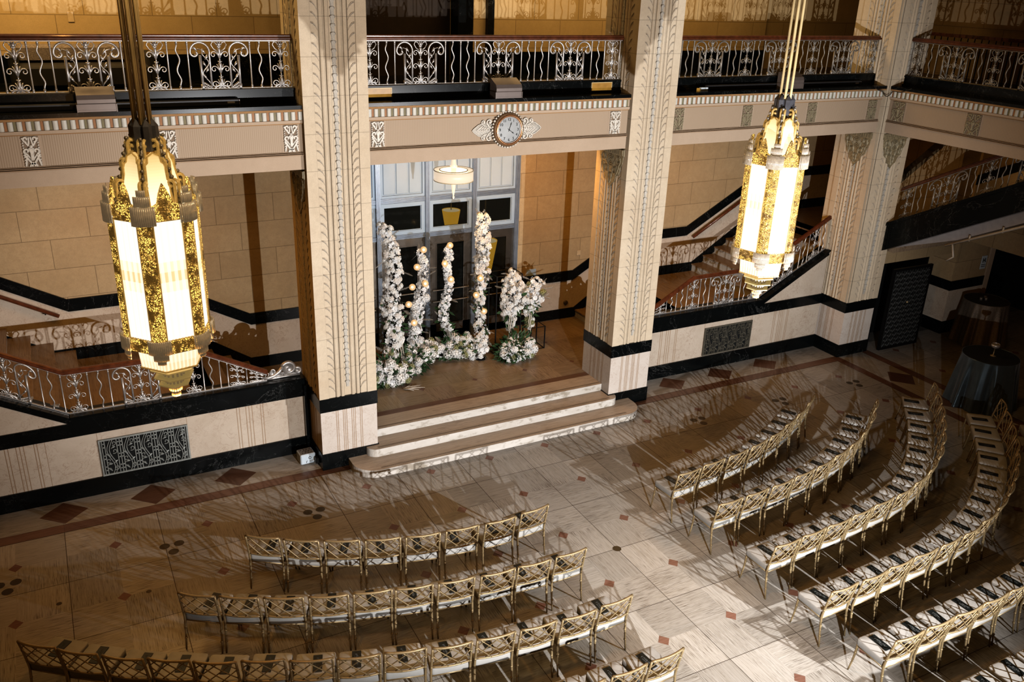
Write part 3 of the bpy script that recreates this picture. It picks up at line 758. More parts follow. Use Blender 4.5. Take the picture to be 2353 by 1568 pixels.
# ================================================================== BALCONY FRONTS
def balcony(name, fn, L, plaques, dent, fr='frieze', long_ax='x'):
    """fn(s, d, z) -> world; s along the front, d outwards from the frieze plane"""
    g = group_empty(name)
    def slab(mb, s0, s1, d0, d1, z0, z1, mi=0):
        vs = [fn(s, d, z) for z in (z0, z1) for s, d in ((s0, d0), (s1, d0), (s1, d1), (s0, d1))]
        mb.add(vs, [(3, 2, 1, 0), (4, 5, 6, 7), (0, 1, 5, 4), (1, 2, 6, 5), (2, 3, 7, 6), (3, 0, 4, 7)], mi)
    m = MB(); slab(m, 0, L, -.6, 0.0, 5.09, 5.30); slab(m, 0, L, -.6, -.03, 5.30, 5.98); ob('fascia', m, M['lime_plain'], g)
    m = MB(); slab(m, 0, L, -.02, .02, 5.300, 5.315); slab(m, 0, L, -.02, .012, 5.325, 5.335); slab(m, 0, L, -.03, .006, 5.345, 5.352); ob('moulding', m, M['mould'], g)
    m = MB(); slab(m, 0, L, -.05, -.01, 5.352, 5.752); ob('reeded_panel', m, M[fr], g)
    m = MB(); slab(m, 0, L, -.05, .01, 5.752, 5.765, 1); slab(m, 0, L, -.05, .03, 5.768, 5.81, 0); slab(m, 0, L, -.05, .012, 5.81, 5.935, 0); slab(m, 0, L, -.05, .05, 5.935, 5.965, 1); ob('cornice', m, [M['lime_plain'], M['copper']], g)
    # dentil course: ivory blocks between rust and olive strips
    m = MB(); p = 0.2045; s = dent
    while s < L:
        for q, mi in ((0, 1), (.5, 2)):
            a = s + q * p
            if a + .06 < L and a > 0:
                vs = []
                for t in range(7):
                    an = pi * t / 6
                    vs.append((a + .033 - .033 * cos(an), .012 + .026 * sin(an) ** .6))
                n = len(vs)
                m.add([fn(u, d, z) for z in (5.815, 5.93) for u, d in vs], [(i, i + 1, n + i + 1, n + i) for i in range(n - 1)] + [tuple(range(n))[::-1], tuple(range(n, 2 * n))], 0)
                slab(m, a + .068, min(a + .100, L), .0, .018, 5.815, 5.932, mi)
        s += p
    ob('dentil_course', m, [M['white_dentil'], M['rust'], M['olive']], g)
    for (a, b) in plaques:
        if b < 0 or a > L: continue
        W = b - a
        q = MB(); slab(q, a - .025, b + .025, -.03, -.006, 5.352, 5.752, 1); slab(q, a, b, -.03, .0, 5.36, 5.745, 0 + 2)
        T = lambda pts, r=.009: q.tube([fn(a + W * (0.5 + u), .004, 5.55 + w * .4) for u, w in pts], r * 1.45, 5, 0)
        def spir(cu, cw, r0, r1, a0, a1, n=14): return [(cu + (r0 + (r1 - r0) * i / n) * cos(a0 + (a1 - a0) * i / n), cw + (r0 + (r1 - r0) * i / n) * sin(a0 + (a1 - a0) * i / n) * .5) for i in range(n + 1)]
        for sg in (-1, 1):
            T([(sg * (u), w) for u, w in spir(.24, .40, .19, .03, -1.8, 4.2)], .011)
            T([(sg * (u), w) for u, w in spir(.27, .02, .21, .03, -1.4, 4.4)], .012)
            T([(sg * .05, .46), (sg * .13, .18)]); T([(sg * .46, .44), (sg * .13, .18)], .010)
            T([(sg * .04, -.02), (sg * .10, .12)], .016); T([(sg * .46, -.08), (sg * .05, -.40)], .012); T([(sg * .40, .0), (sg * .02, -.28)], .008); T([(sg * .44, -.45), (sg * .30, -.12)], .010)
            for h in (-.44, -.35, -.26, -.17, .12, .20, .28): q.ball(fn(a + W * (.5 + sg * .44), .006, 5.55 + h * .4), .013, 6, 4, 0)
        T([(.03 * cos(t) * 3, -.47 + .12 * sin(t)) for t in [pi * i / 10 for i in range(11)]], .012); T([(.2 * cos(t), -.48 + .10 * sin(t)) for t in [pi * i / 10 for i in range(11)]], .010)
        T([(0, .1), (0, -.25)], .020); q.ball(fn(a + W * .5, .008, 5.55 + .4 * .16), .024, 8, 5, 0)
        ob('relief_plaque', q, [M['plaque'] if name != 'trim_balcony_right' and name != 'trim_balcony_side' else M['plaque_dim'], M['lime_plain'], M['plaque_back']], g)
    # black marble ledge and kerb
    m = MB(); slab(m, 0, L, -.40, .05, 5.967, 6.02)
    slab(m, 0, L, -.58, -.30, 6.02, 6.20); slab(m, 0, L, -.60, -.285, 6.195, 6.225)
    slab(m, 0, L, -.31, -.27, 6.02, 6.06)
    ob('black_kerb', m, M['black'], g)
    return g
M['plaque_dim'] = simple('olive_gold_relief', (0.34, 0.29, 0.19), 0.5, 0.2, var=0.2, vscale=30)
X0 = -6.0
balcony('trim_balcony_left', lambda s, d, z: (X0 + s, 12.90 - d, z), 9.38, [(-.24 - X0 - 1.66 * k, -.04 - X0 - 1.66 * k) for k in (3, 2, 1, 0)] + [(1.42 - X0, 1.63 - X0), (3.10 - X0, 3.31 - X0)], 0.013)
balcony('trim_balcony_middle', lambda s, d, z: (4.36 + s, 12.90 - d, z), 4.74, [(.06, .27), (4.37, 4.58)], 0.005)
balcony('trim_balcony_right', lambda s, d, z: (10.03 + s, 12.90 - d, z), 5.40, [(.07, .29), (1.66, 1.90), (3.31, 3.55), (4.97, 5.22)], 0.03)
balcony('trim_balcony_side', lambda s, d, z: (15.50 - d, 12.86 - s, z), 10.8, [(.16, .46), (1.86, 2.17), (3.55, 3.85), (5.2, 5.5), (6.9, 7.2)], 0.03, 'frieze_y', 'y')
mb = MB(); mb.box(-6, 19.3, 13.2, YB + .3, 5.10, 6.0); mb.box(15.9, 19.3, 2.0, 13.3, 5.10, 6.0)
struct('ceiling_gallery', mb, M['lime_plain'])
mb = MB(); mb.box(-6, 15.86, 13.31, YB, 6.0, 6.006); mb.box(15.9, 19.1, 2.0, YB, 6.0, 6.006); struct('floor_gallery', mb, M['black'])
# the far side of the hall, out of the picture: only so that the room closes
# ================================================================== WALL UNDER THE RIGHT-HAND STAIR
YU = 13.0
wb = MB()
wb.box(16.3, 16.52, YU, 13.6, 0, 2.1, 0); wb.box(16.3, 19.0, YU, 13.6, 2.05, 2.42, 0)
wb.extrude([(16.34, 2.4), (20.45, 2.4), (20.45, 5.0), (18.9, 5.0), (16.34, 3.4)], lambda u, w, d: (u, YU + .6 - d, w), 0.0, .28, 0)
wb.box(18.98, 20.35, 12.90, 13.75, 0, 5.0, 0)
struct('wall_under_stair', wb, M['lime_wall'])
wb = MB(); wb.box(18.96, 20.2, 12.875, 13.78, 0, .32); wb.box(18.965, 20.2, 12.88, 13.78, 1.12, 1.36); wb.box(16.3, 16.545, YU - .02, 13.5, 0, 1.0); struct('trim_under_stair', wb, M['black'])
wb = MB(); wb.box(18.972, 20.18, 12.892, 13.76, .3, 1.13, 0); struct('wall_dado_under_stair', wb, M['marble'])
wb = MB(); wb.box(16.0, 22.8, 17.0, 17.2, 0, 2.4); wb.box(22.6, 22.8, 1, 17.2, 0, 5); wb.box(20.36, 22.8, 14.6, 14.8, 0, 5); wb.box(16.4, 18.98, 13.62, 13.9, 0, 2.05)
struct('dark_sheets_far_right', wb, M['void'])  # near-black sheets stand for the shade inside the dark openings
wb = MB(); wb.box(20.20, 20.36, 12.86, 13.78, 0.0, 5.0); struct('trim_2', wb, M['lime_plain'])
wb = MB(); wb.box(20.50, 21.15, 13.70, 13.76, 0.95, 2.25); struct('wall_panel_grey', wb, M['grey_plaster'])
# string and plaster side of the stair above
def py(y): return 3.17 + (12.65 - y) * 0.535
wb = MB()
poly_x(wb, [(12.86, py(12.86) - .62), (12.86, py(12.86)), (4.0, py(4.0)), (4.0, py(4.0) - .52)][::-1], 16.40, 0.23)
poly_x(wb, [(12.86, py(12.86) - .05), (12.86, py(12.86) + .02), (4.0, py(4.0) + .02), (4.0, py(4.0) - .05)][::-1], 16.42, 0.28)
struct('trim_stair_string', wb, M['black'])
wb = MB(); poly_x(wb, [(12.98, 2.42), (12.98, 2.62), (4.0, py(4) - .4), (4.0, 7.05), (9.93, 3.80), (11.2, 3.12), (12.19, 2.74)][::-1], 16.46, 0.10)
struct('wall_stair_plaster', wb, M['grey_plaster'])
# ================================================================== RAILINGS
HR = 0.65
def arc(cx, cw, r0, r1, a0, a1, n=14):
    return [(cx + (r0 + (r1 - r0) * i / n) * cos(a0 + (a1 - a0) * i / n), cw + (r0 + (r1 - r0) * i / n) * sin(a0 + (a1 - a0) * i / n)) for i in range(n + 1)]
def stem_shapes():
    """central plant motif: 2D paths (pts, radius) and balls"""
    P = []; B = []
    for h, s in ((.02, 1.0), (.225, .95), (.42, .9)):
        for sg in (-1, 1):
            P.append(([(sg * u, w) for u, w in [(.005, h + .005), (.018, h + .06), (.045, h + .115)]], [.010, .013, .004]))
            sp = arc(.088 * s, h + .045, .046, .008, 2.6, -4.4, 18)
            P.append(([(sg * .006, h + .0)] + [(sg * u, w) for u, w in [(.02, h + .035)] + sp], .0062))
        P.append(([(0, h), (0, h + .06), (0, h + .115), (0, h + .15)], [.007, .010, .021, .005]))
        P.append(([(-.028, h + .150), (0, h + .142), (.028, h + .150)], [.006, .010, .006]))
        P.append(([(0, h + .14), (0, h + .205)], .008))
    P.append(([(0, 0), (0, .6)], .007))
    for sg in (-1, 1):
        hp = [(.02, .50), (.075, .545), (.105, .595), (.085, .635), (.045, .625), (.035, .60)]
        P.append(([(sg * u, w) for u, w in hp], .0062))
    B.append((0, .60, .030)); 
    for k in range(6): B.append((.030 * cos(k * pi / 3), .60 + .030 * sin(k * pi / 3), .012))
    P.append(([(.10 * cos(t), .004 + .05 * sin(t)) for t in [pi * i / 8 for i in range(9)]], .012)); P.append(([(.05 * cos(t), .004 + .03 * sin(t)) for t in [pi * i / 8 for i in range(9)]], .010))
    return P, B
def cane_shapes(sg):
    """one hooked cane with a vine: outer shaft at u=.165, inner bar at .285 (mirrored for sg=-1), measured from the panel edge"""
    P = []; B = []
    x = lambda u: u if sg > 0 else .84 - u
    P.append(([(x(.285), 0), (x(.285), .42)] + [(x(u), w) for u, w in arc(.160, .50, .128, .128, -.35, pi, 12)] + [(x(u), w) for u, w in arc(.095, .49, .062, .018, pi, 2 * pi + .8, 10)], .0125))
    P.append(([(x(.165), .06), (x(.160), .46)], .0155)); 
    for k in range(16): B.append((x(.164), .10 + .023 * k, .0165))
    vine = [(x(.225 + .045 * sin(w * 22)), w) for w in [.08 + .03 * i for i in range(14)]] + [(x(.19), .53), (x(.13), .545)]
    P.append((vine, .006))
    for k, w in enumerate((.14, .23, .31, .40, .48)):
        q = 1 if k % 2 else -1
        P.append(([(x(.225 - q * .005), w), (x(.225 + q * .022), w + .035), (x(.225 + q * .030), w + .07)], [.004, .015, .003]))
    P.append(([(x(.12), .52), (x(.09), .56), (x(.06), .545)], [.010, .014, .005])); P.append(([(x(.14), .48), (x(.10), .455), (x(.085), .47)], [.008, .012, .005]))
    for k in range(5): B.append((x(.19 + .02 * k), .085 - .013 * k, .016)); B.append((x(.17 + .02 * k), .055 - .010 * k, .016))
    P.append(([(x(.165), 0), (x(.165), .07)], .024))
    return P, B
def build_shapes(kind):
    P = []; B = []
    if kind == 'arch':
        for sg in (1, -1):
            p, b = cane_shapes(sg); P += p; B += b
        p, b = stem_shapes(); P += [([(u + .42, w) for u, w in q], r) for q, r in p]; B += [(u + .42, w, r) for u, w, r in b]
    elif kind == 'scroll':
        p, b = stem_shapes(); P += [([(u + .15, w) for u, w in q], r) for q, r in p]; B += [(u + .15, w, r) for u, w, r in b]
    elif kind == 'bar':
        P.append(([(0, 0), (0, .03), (0, .04), (0, .61), (0, .62), (0, .65)], [.016, .016, .0098, .0098, .015, .015])); B += [(0, .045, .015), (0, .6, .015)]
    elif kind == 'wave':
        P.append(([(0, 0), (0, .05)], .015)); P.append(([(0, .61), (0, .65)], .015))
        P.append(([(.022 * sin((w - .05) / .56 * 4 * pi) * min(1, (w - .05) / .08, (.61 - w) / .08), w) for w in [.05 + .56 * i / 24 for i in range(25)]], .0105))
    return P, B
SHAPES = {k: build_shapes(k) for k in ('arch', 'scroll', 'bar', 'wave')}
MESHC = {}
def relief(kind, fn, depth=1.0):
    P, B = SHAPES[kind]; k_ = 1.22 if kind in ('arch', 'scroll') else 1.1
    mb = MB()
    for pts, r in P: mb.tube([fn(u, w) for u, w in pts], [q * k_ for q in r] if isinstance(r, list) else r * k_, 5)
    for u, w, r in B: mb.ball(fn(u, w), r * 1.05, 6, 4)
    return mb
PN = {'arch': 'arch_panel', 'scroll': 'scroll_panel', 'bar': 'straight_baluster', 'wave': 'wavy_baluster'}
PW = {'arch': .84, 'scroll': .30, 'bar': 0, 'wave': 0}
def railing(name, label, loc, rz, items, path, mat='silver', rail_ext=(0, 0), group=None, rails=True):
    """items: (kind, s); path: list of (s, z_base, z_railbottom) breakpoints; local x runs along the rail"""
    t = thing(name, label, 'railing', (loc[0], loc[1], 0), rz, group)
    def zz(s, i):
        for a, b in zip(path[:-1], path[1:]):
            if s <= b[0] + 1e-9 or b is path[-1]:
                f = (s - a[0]) / (b[0] - a[0]); return a[i] + f * (b[i] - a[i])
    level = len(path) == 2 and abs(path[0][1] - path[1][1]) < 1e-6
    for kind, s in items:
        zb = zz(s, 1)
        if level:
            if kind not in MESHC: MESHC[kind] = relief(kind, lambda u, w: (u, 0, w)).mesh(PN[kind], M[mat], True)
            me = MESHC[kind]
            if mat != 'silver':
                key = (kind, mat)
                if key not in MESHC: MESHC[key] = me.copy(); MESHC[key].materials.clear(); MESHC[key].materials.append(M[mat])
                me = MESHC[key]
        else:
            me = relief(kind, lambda u, w: (u, 0, zz(s + u, 1) - zb + w / HR * (zz(s + u, 2) - zz(s + u, 1)))).mesh(PN[kind], M[mat], True)
        link(PN[kind], me, t, (s, 0, zb))
    if rails:
        h = MB(); prof = [(-.050, .012), (-.050, .034), (-.036, .052), (-.038, .066), (-.022, .080), (.022, .080), (.038, .066), (.036, .052), (.050, .034), (.050, .012), (.03, 0), (-.03, 0)]
        P = [(p[0], p[2]) for p in path]; P[0] = (P[0][0] - rail_ext[0], P[0][1]); P[-1] = (P[-1][0] + rail_ext[1], P[-1][1])
        n = len(prof); vs = [(s, d, z + w) for s, z in P for d, w in prof]
        fs = [(i * n + k, i * n + (k + 1) % n, (i + 1) * n + (k + 1) % n, (i + 1) * n + k) for i in range(len(P) - 1) for k in range(n)]
        fs += [tuple(range(n - 1, -1, -1)), tuple((len(P) - 1) * n + k for k in range(n))]
        h.add(vs, fs); ob('handrail', h, M['wood'], t)
        b = MB()
        for i, (dz, w, tk) in enumerate(((1, .018, .014), (2, .016, .012))):
            for a, c in zip(path[:-1], path[1:]):
                za, zc = a[dz], c[dz]
                lo = (0, tk) if dz == 1 else (-tk, 0)
                vs = [(s, d, z + q) for s, z in ((a[0], za), (c[0], zc)) for d, q in ((-w, lo[0]), (w, lo[0]), (w, lo[1]), (-w, lo[1]))]
                b.add(vs, [(0, 1, 5, 4), (1, 2, 6, 5), (2, 3, 7, 6), (3, 0, 4, 7), (3, 2, 1, 0), (4, 5, 6, 7)])
        ob('metal_channel', b, M[mat], t)
    return t
def seq(period_start, s0, s1):
    """S w A w ... with thin bars, pattern period 1.68 starting at period_start"""
    out = []; p = period_start
    while p > s0 - 2: p -= 1.68
    while p < s1:
        for k, d in (('bar', 0.0), ('scroll', 0.0), ('bar', .30), ('wave', .43), ('bar', .565), ('arch', .565), ('bar', 1.405), ('wave', 1.54)):
            s = p + d
            if s >= s0 and s + PW[k] <= s1: out.append((k, s))
        p += 1.68
    return out
YR = 13.25
railing('balcony_railing', 'silver scrollwork balcony railing with wooden handrail, upper left bay', (-5.9, YR, 0), 0, seq(5.9 + 1.38, 0.05, 9.27), [(0, 6.225, 6.88), (9.28, 6.225, 6.88)])
mid = [('bar', .07), ('bar', .33), ('scroll', .04), ('wave', .46), ('bar', .59), ('arch', .59), ('bar', 1.43), ('wave', 1.555), ('bar', 1.69), ('wave', 1.815), ('bar', 1.94), ('arch', 1.94), ('bar', 2.78), ('wave', 2.91), ('bar', 3.03), ('wave', 3.16), ('bar', 3.29), ('arch', 3.29), ('bar', 4.13), ('wave', 4.26), ('bar', 4.39), ('scroll', 4.40), ('bar', 4.70)]
railing('balcony_railing', 'silver scrollwork balcony railing above the wall clock', (4.36, YR, 0), 0, mid, [(0, 6.225, 6.88), (4.74, 6.225, 6.88)])
railing('balcony_railing', 'silver scrollwork balcony railing between column and corner pier', (10.03, YR, 0), 0, seq(.07, 0.04, 5.42), [(0, 6.225, 6.88), (5.45, 6.225, 6.88)], 'silver_dark')
railing('balcony_railing', 'shadowed balcony railing on the side wall beyond the corner pier', (15.86, 12.80, 0), -pi / 2, seq(.04, 0.02, 10.6), [(0, 6.225, 6.88), (10.7, 6.225, 6.88)], 'silver_dark')
# dark gallery rail farther back on the right
mb = MB(); mb.box(0, 7, -.04, .04, 6.90, 6.97); 
t = thing('gallery_rail', 'dark wooden rail behind the balcony, far upper right', 'railing', (18.3, 14.5, 0), -pi / 2); ob('handrail', mb, M['wood'], t)
mb = MB()
for k in range(40): mb.tube([(.1 + k * .17, 0, 6.0), (.1 + k * .17, 0, 6.9)], .012, 5)
ob('baluster_row', mb, M['iron'], t)

# stair parapet railings: base on the black string
def cut(items): return items
ox = -5.5
pl = [(0, 1.42 + .57 * (5.5 - .27), 2.075 + .57 * (5.5 - .25)), (5.24, 1.42, 2.075), (7.27, 1.42, 2.055), (8.24, 1.42, 1.53)]
it = [('wave', 5.05), ('bar', 4.93), ('arch', 4.08), ('bar', 4.07), ('wave', 3.93), ('bar', 3.8), ('scroll', 3.48), ('bar', 3.46), ('wave', 3.3), ('arch', 2.3), ('bar', 5.20), ('bar', 5.22 + .345), ('scroll', 5.24), ('wave', 5.72), ('bar', 5.86), ('arch', 5.88), ('bar', 6.74), ('wave', 6.85), ('scroll', 6.93), ('bar', 7.24), ('wave', 7.36), ('bar', 7.50), ('scroll', 7.62), ('bar', 7.62), ('bar', 7.92), ('scroll', 7.93), ('bar', 8.22)]
def scroll_end(t, s, zb, sg=1):
    m = MB(); f = lambda u, w: (s + sg * u, 0, zb + w)
    m.tube([f(u, w) for u, w in [(-.05, .05), (.05, .035), (.15, .06), (.24, .12), (.30, .20)]], [.018, .03, .034, .036, .03], 6)
    m.tube([f(u, w) for u, w in arc(.40, .15, .125, .025, 2.7, -5.0, 26)], [.036 - .0008 * i for i in range(27)], 6)
    m.tube([f(u, w) for u, w in arc(.545, .085, .065, .012, 2.2, -4.5, 16)], .026, 6)
    m.tube([f(u, w) for u, w in [(0, .01), (.15, .015), (.35, .018), (.58, .015)]], [.014, .022, .022, .014], 6)
    m.tube([f(u, w) for u, w in arc(.12, .14, .055, .01, -1.2, 4.4, 12)], .013, 5)
    m.tube([f(u, w) for u, w in arc(.03, .10, .035, .01, -1.2, 4.4, 12)], .010, 5)
    for q in range(5): m.ball(f(.20 + .03 * q, .08 - .008 * q), .018, 6, 4)
    for (cu, cw, r) in ((.40, .15, .11), (.545, .085, .05), (.12, .11, .05)): m.add([(s + sg * (cu + r * cos(2 * pi * k / 16)), yy, zb + cw + r * sin(2 * pi * k / 16)) for yy in (-.010, .010) for k in range(16)], [tuple(range(16)), tuple(range(31, 15, -1))] + [(k, (k + 1) % 16, 16 + (k + 1) % 16, 16 + k) for k in range(16)])
    m.add([f(u, w) for u, w in [(.0, .0), (.58, .0), (.5, .06), (.32, .10), (.22, .09), (.06, .05)]], [(0, 1, 2, 3, 4, 5)])
    ob('volute_end', m, M['silver'], t, True)
t = railing('stair_railing', 'silver vine-work stair railing with volute end, left of the flower stage', (ox, 13.69, 0), 0, it, pl, 'silver', (0, .02))
scroll_end(t, 8.22, 1.425)
ox = 10.05
pr = [(0.05, 1.42, 1.24 + .27), (0.60, 1.42, 1.52), (1.62, 1.42, 2.075), (3.46, 1.42, 2.085), (5.36, 1.42 + .525 * 1.82, 2.075 + .525 * 1.90)]
pr = [(.62, 1.42, 1.53), (1.62, 1.42, 2.075), (3.50, 1.42, 2.085), (5.34, 1.42 + .525 * 1.80, 2.075 + .525 * 1.86)]
it = [('bar', .66), ('scroll', .67), ('bar', .97), ('wave', 1.10), ('bar', 1.22), ('wave', 1.36), ('scroll', 1.50), ('bar', 1.49), ('bar', 1.82), ('wave', 1.95), ('bar', 2.08), ('arch', 2.09), ('bar', 2.94), ('wave', 3.06), ('scroll', 3.16), ('bar', 3.47), ('wave', 3.6), ('arch', 3.72), ('bar', 4.57), ('wave', 4.68), ('bar', 4.8), ('scroll', 4.82), ('bar', 5.13), ('wave', 5.23)]
t = railing('stair_railing', 'silver vine-work stair railing behind the right hanging lantern', (ox, 13.69, 0), 0, it, pr, 'silver')
scroll_end(t, .64, 1.425, -1)
y0 = 12.70
it = [('scroll', .02), ('bar', .33), ('wave', .46), ('bar', .6), ('arch', .62), ('bar', 1.47), ('wave', 1.6), ('bar', 1.72), ('scroll', 1.75), ('bar', 2.06), ('wave', 2.18), ('bar', 2.3), ('arch', 2.32), ('bar', 3.2), ('wave', 3.3), ('scroll', 3.5)]
railing('stair_railing', 'dim stair railing climbing on the side wall above the iron gate', (16.30, y0, 0), -pi / 2, it, [(0, py(y0) + .02, py(y0) + .68), (6.5, py(y0 - 6.5) + .02, py(y0 - 6.5) + .68)], 'silver_dark')
# wall-mounted wooden handrails on the stair walls
def wall_handrail(label, x0, z0, x1, z1):
    t = thing('wall_handrail', label, 'handrail', (x0, YB - .11, z0))
    m = MB(); m.tube([(0, 0, 0), (x1 - x0, 0, z1 - z0)], .036, 8); rl_ = ob('rail', m, M['wood'], t, True)
    for f in (.06, .55, .9):
        m = MB()
        x, z = (x1 - x0) * f, (z1 - z0) * f
        m.tube([(x, .10, z - .06), (x, .02, z - .06), (x, 0, z - .03)], .014, 6); m.lathe([(.045, 0), (.045, .012)], 12, 0, (x, .085, z - .06)); ob('bracket', m, M['iron'], rl_)
wall_handrail('dark wooden handrail on the stair wall at far left', -.20, 2.06, -3.6, 4.0)
wall_handrail('dark wooden handrail on the stair wall behind the right lantern', 13.77, 2.07, 16.0, 3.33)

# ================================================================== FLOOR-LEVEL VENT GRILLES
def vent(name, label, x0, x1, z0, z1, mat):
    t = thing(name, label, 'vent', (x0, YP - .004, z0))
    W = x1 - x0; H = z1 - z0
    b = MB(); b.box(0, W, -.004, .002, 0, H); ob('dark_backing', b, M['void'], t)
    m = MB(); w = .026
    for a, b_, c, d in ((0, W, 0, w), (0, W, H - w, H), (0, w, w, H - w), (W - w, W, w, H - w)): m.box(a, b_, -.026, -.004, c, d)
    ob('frame', m, M[mat], t)
    m = MB(); n = 5; step = (W - 2 * w) / n
    for k in range(n + 1):
        cx = w + k * step
        for q in ((-.022, .022, .06) if 0 < k < n else ((.02, .06) if k == 0 else (-.02, -.06))):
            if w < cx + q < W - w: m.box(cx + q - .006, cx + q + .006, -.020, -.008, w, H - w)
        for h in (.14, .24, .46, .55, .78, .88):
            for q in ((-.001, .041) if 0 < k < n else ((.04,) if k == 0 else (-.04,))): m.ball((cx + q, -.016, H * h), .013, 6, 4)
    for k in range(n):
        cx = w + (k + .55) * step; s = step / .266
        f = lambda u, v: (cx + u * s, -.015, H * v)
        for du in (-.018, .018): m.tube([f(du + .045 * sin(v * 7.0), v) for v in [.04 + .092 * i for i in range(11)]], .0075, 5)
        for (cu, cv, r, sg) in ((.05, .18, .045, 1), (-.05, .40, .045, -1), (.05, .64, .045, 1), (.05, .86, .04, 1)): m.tube([(f(cu, cv)[0] + sg * u * s, -.016, H * cv + v) for u, v in arc(0, 0, r, .010, -2.2, 4.2, 14)], .007, 5)
        for (u0, v0, u1, v1) in ((-.02, .5, -.085, .60), (.02, .3, .08, .38), (-.02, .1, -.08, .2), (.0, .72, .07, .76), (-.0, .3, -.08, .28)): m.tube([f(u0, v0), f((u0 + u1) / 2, (v0 + v1) / 2 + .02), f(u1, v1)], [.005, .018, .004], 5)
    ob('cast_scrollwork', m, M[mat], t)
vent('vent_grille', 'grey cast-metal vent grille in the left stair wall', .06, 1.39, .305, .945, 'grille')
vent('vent_grille', 'dark cast-metal vent grille in the right stair wall', 12.03, 13.36, .32, .965, 'grille_dark')

# ================================================================== CLOCK
def clock():
    t = thing('wall_clock', 'round wall clock with copper bezel and ivory acanthus wings', 'clock', (6.735, 12.905, 5.53))
    def ring(prof, n=48, mi=0):
        m = MB()
        vs = [(r * cos(2 * pi * k / n), -d, r * sin(2 * pi * k / n)) for r, d in prof for k in range(n)]
        fs = [(i * n + k, (i + 1) * n + k, (i + 1) * n + (k + 1) % n, i * n + (k + 1) % n) for i in range(len(prof) - 1) for k in range(n)]
        m.add(vs, fs); return m
    ob('case', ring([(.275, -.02), (.275, .06), (.262, .085), (.238, .09)]), M['brown_case'], t, True)
    ob('bezel', ring([(.248, .08), (.243, .105), (.228, .112), (.214, .10), (.212, .085)]), M['copper_bezel'], t, True)
    ob('inner_ring', ring([(.213, .082), (.209, .098), (.203, .092), (.201, .07)]), M['silver'], t, True)
    d = ring([(.205, .072), (0.0005, .074)]); pass
    m = MB()
    for k in range(36):
        a = 2 * pi * k / 36; m.ball((.284 * cos(a), -.035, .284 * sin(a)), .019 if k % 3 else .023, 6, 4)
    ob('bead_ring', m, M['plaque'], t, True)
    m = d; f = .0785
    for k in range(60):
        if k % 5 == 0: continue
        a = 2 * pi * k / 60; m.ball((.193 * cos(a), -f, .193 * sin(a)), .0018, 4, 3, 1)
    nv = d
    for k in range(1, 13):
        a = pi / 2 - 2 * pi * k / 12
        cu = bpy.data.curves.new('numeral', 'FONT'); cu.body = str(k); cu.size = .062; cu.align_x = 'CENTER'; cu.align_y = 'CENTER'; cu.extrude = .001
        tmp = bpy.data.objects.new('numeral', cu); COL.objects.link(tmp)
        dg = bpy.context.evaluated_depsgraph_get(); me = bpy.data.meshes.new_from_object(tmp.evaluated_get(dg)); bpy.data.objects.remove(tmp)
        nv.add([(.163 * cos(a) + v.co.x, -.077 - v.co.z, .163 * sin(a) + v.co.y) for v in me.vertices], [tuple(p.vertices) for p in me.polygons], 1)
        bpy.data.meshes.remove(me)
    dial = ob('dial', d, [M['dial'], M['ink']], t)
    def hand(nm, ang, L, w):
        a = pi / 2 - radians(ang); dx, dz = cos(a), sin(a); px_, pz = -dz, dx
        m = MB(); pts = [(-.03, .4), (0, .7), (L * .55, .55), (L * .72, 1.5), (L * .82, .6), (L, .1)]
        up = [(dx * s + px_ * w * q, dz * s + pz * w * q) for s, q in pts]; dn = [(dx * s - px_ * w * q, dz * s - pz * w * q) for s, q in pts]
        m.extrude(up + dn[::-1], lambda u, v, d: (u, -d, v), .080, .083, 0, True); m.ball((0, -.082, 0), .009, 8, 4); ob(nm, m, M['ink'], dial)
    hand('minute_hand', 19, .135, .005); hand('hour_hand', 126, .115, .007)
    for sg in (-1, 1):
        m = MB(); F_ = lambda u, w: (sg * u, -.010, w)
        leaf = [(.26, .0), (.30, .10), (.40, .125), (.50, .09), (.58, .04), (.625, 0), (.58, -.04), (.50, -.09), (.40, -.125), (.30, -.10)]
        m.extrude([(sg * u, w) for u, w in leaf][:: sg], lambda u, w, d: (u, -d, w), -.03, .004)
        T = lambda pts, r: m.tube([F_(u, w) for u, w in pts], r, 5)
        T([(.42, .118), (.52, .085), (.60, .03), (.628, 0), (.60, -.03), (.52, -.085), (.42, -.118)], .009)
        for o in (0, .06, .11, .16): T([(.45 - o * .7, .075 - o * .1), (.56 - o, 0), (.45 - o * .7, -.075 + o * .1)], .007)
        for q in (-1, 1):
            T([(u, q * w) for u, w in [(.27, .02), (.33, .05), (.36, .09)] + arc(.325, .125, .052, .012, -.4, 5.0, 14)], .015)
            T([(u, q * w) for u, w in [(.36, .055), (.42, .075), (.46, .10)] + arc(.43, .125, .036, .010, -.4, 5.0, 12)], .012)
            for h in (.02, .035, .05, .065): T([(.27, q * (h + .035)), (.30, q * (h + .02)), (.315, q * h)], .005)
            m.ball(F_(.325, q * .125), .02, 7, 5); m.ball(F_(.43, q * .125), .015, 7, 5)
        for u in (.34, .38, .42, .46): m.ball(F_(u, 0), .012, 6, 4)
        ob('acanthus_wing', m, M['plaque'], t, True)
clock()

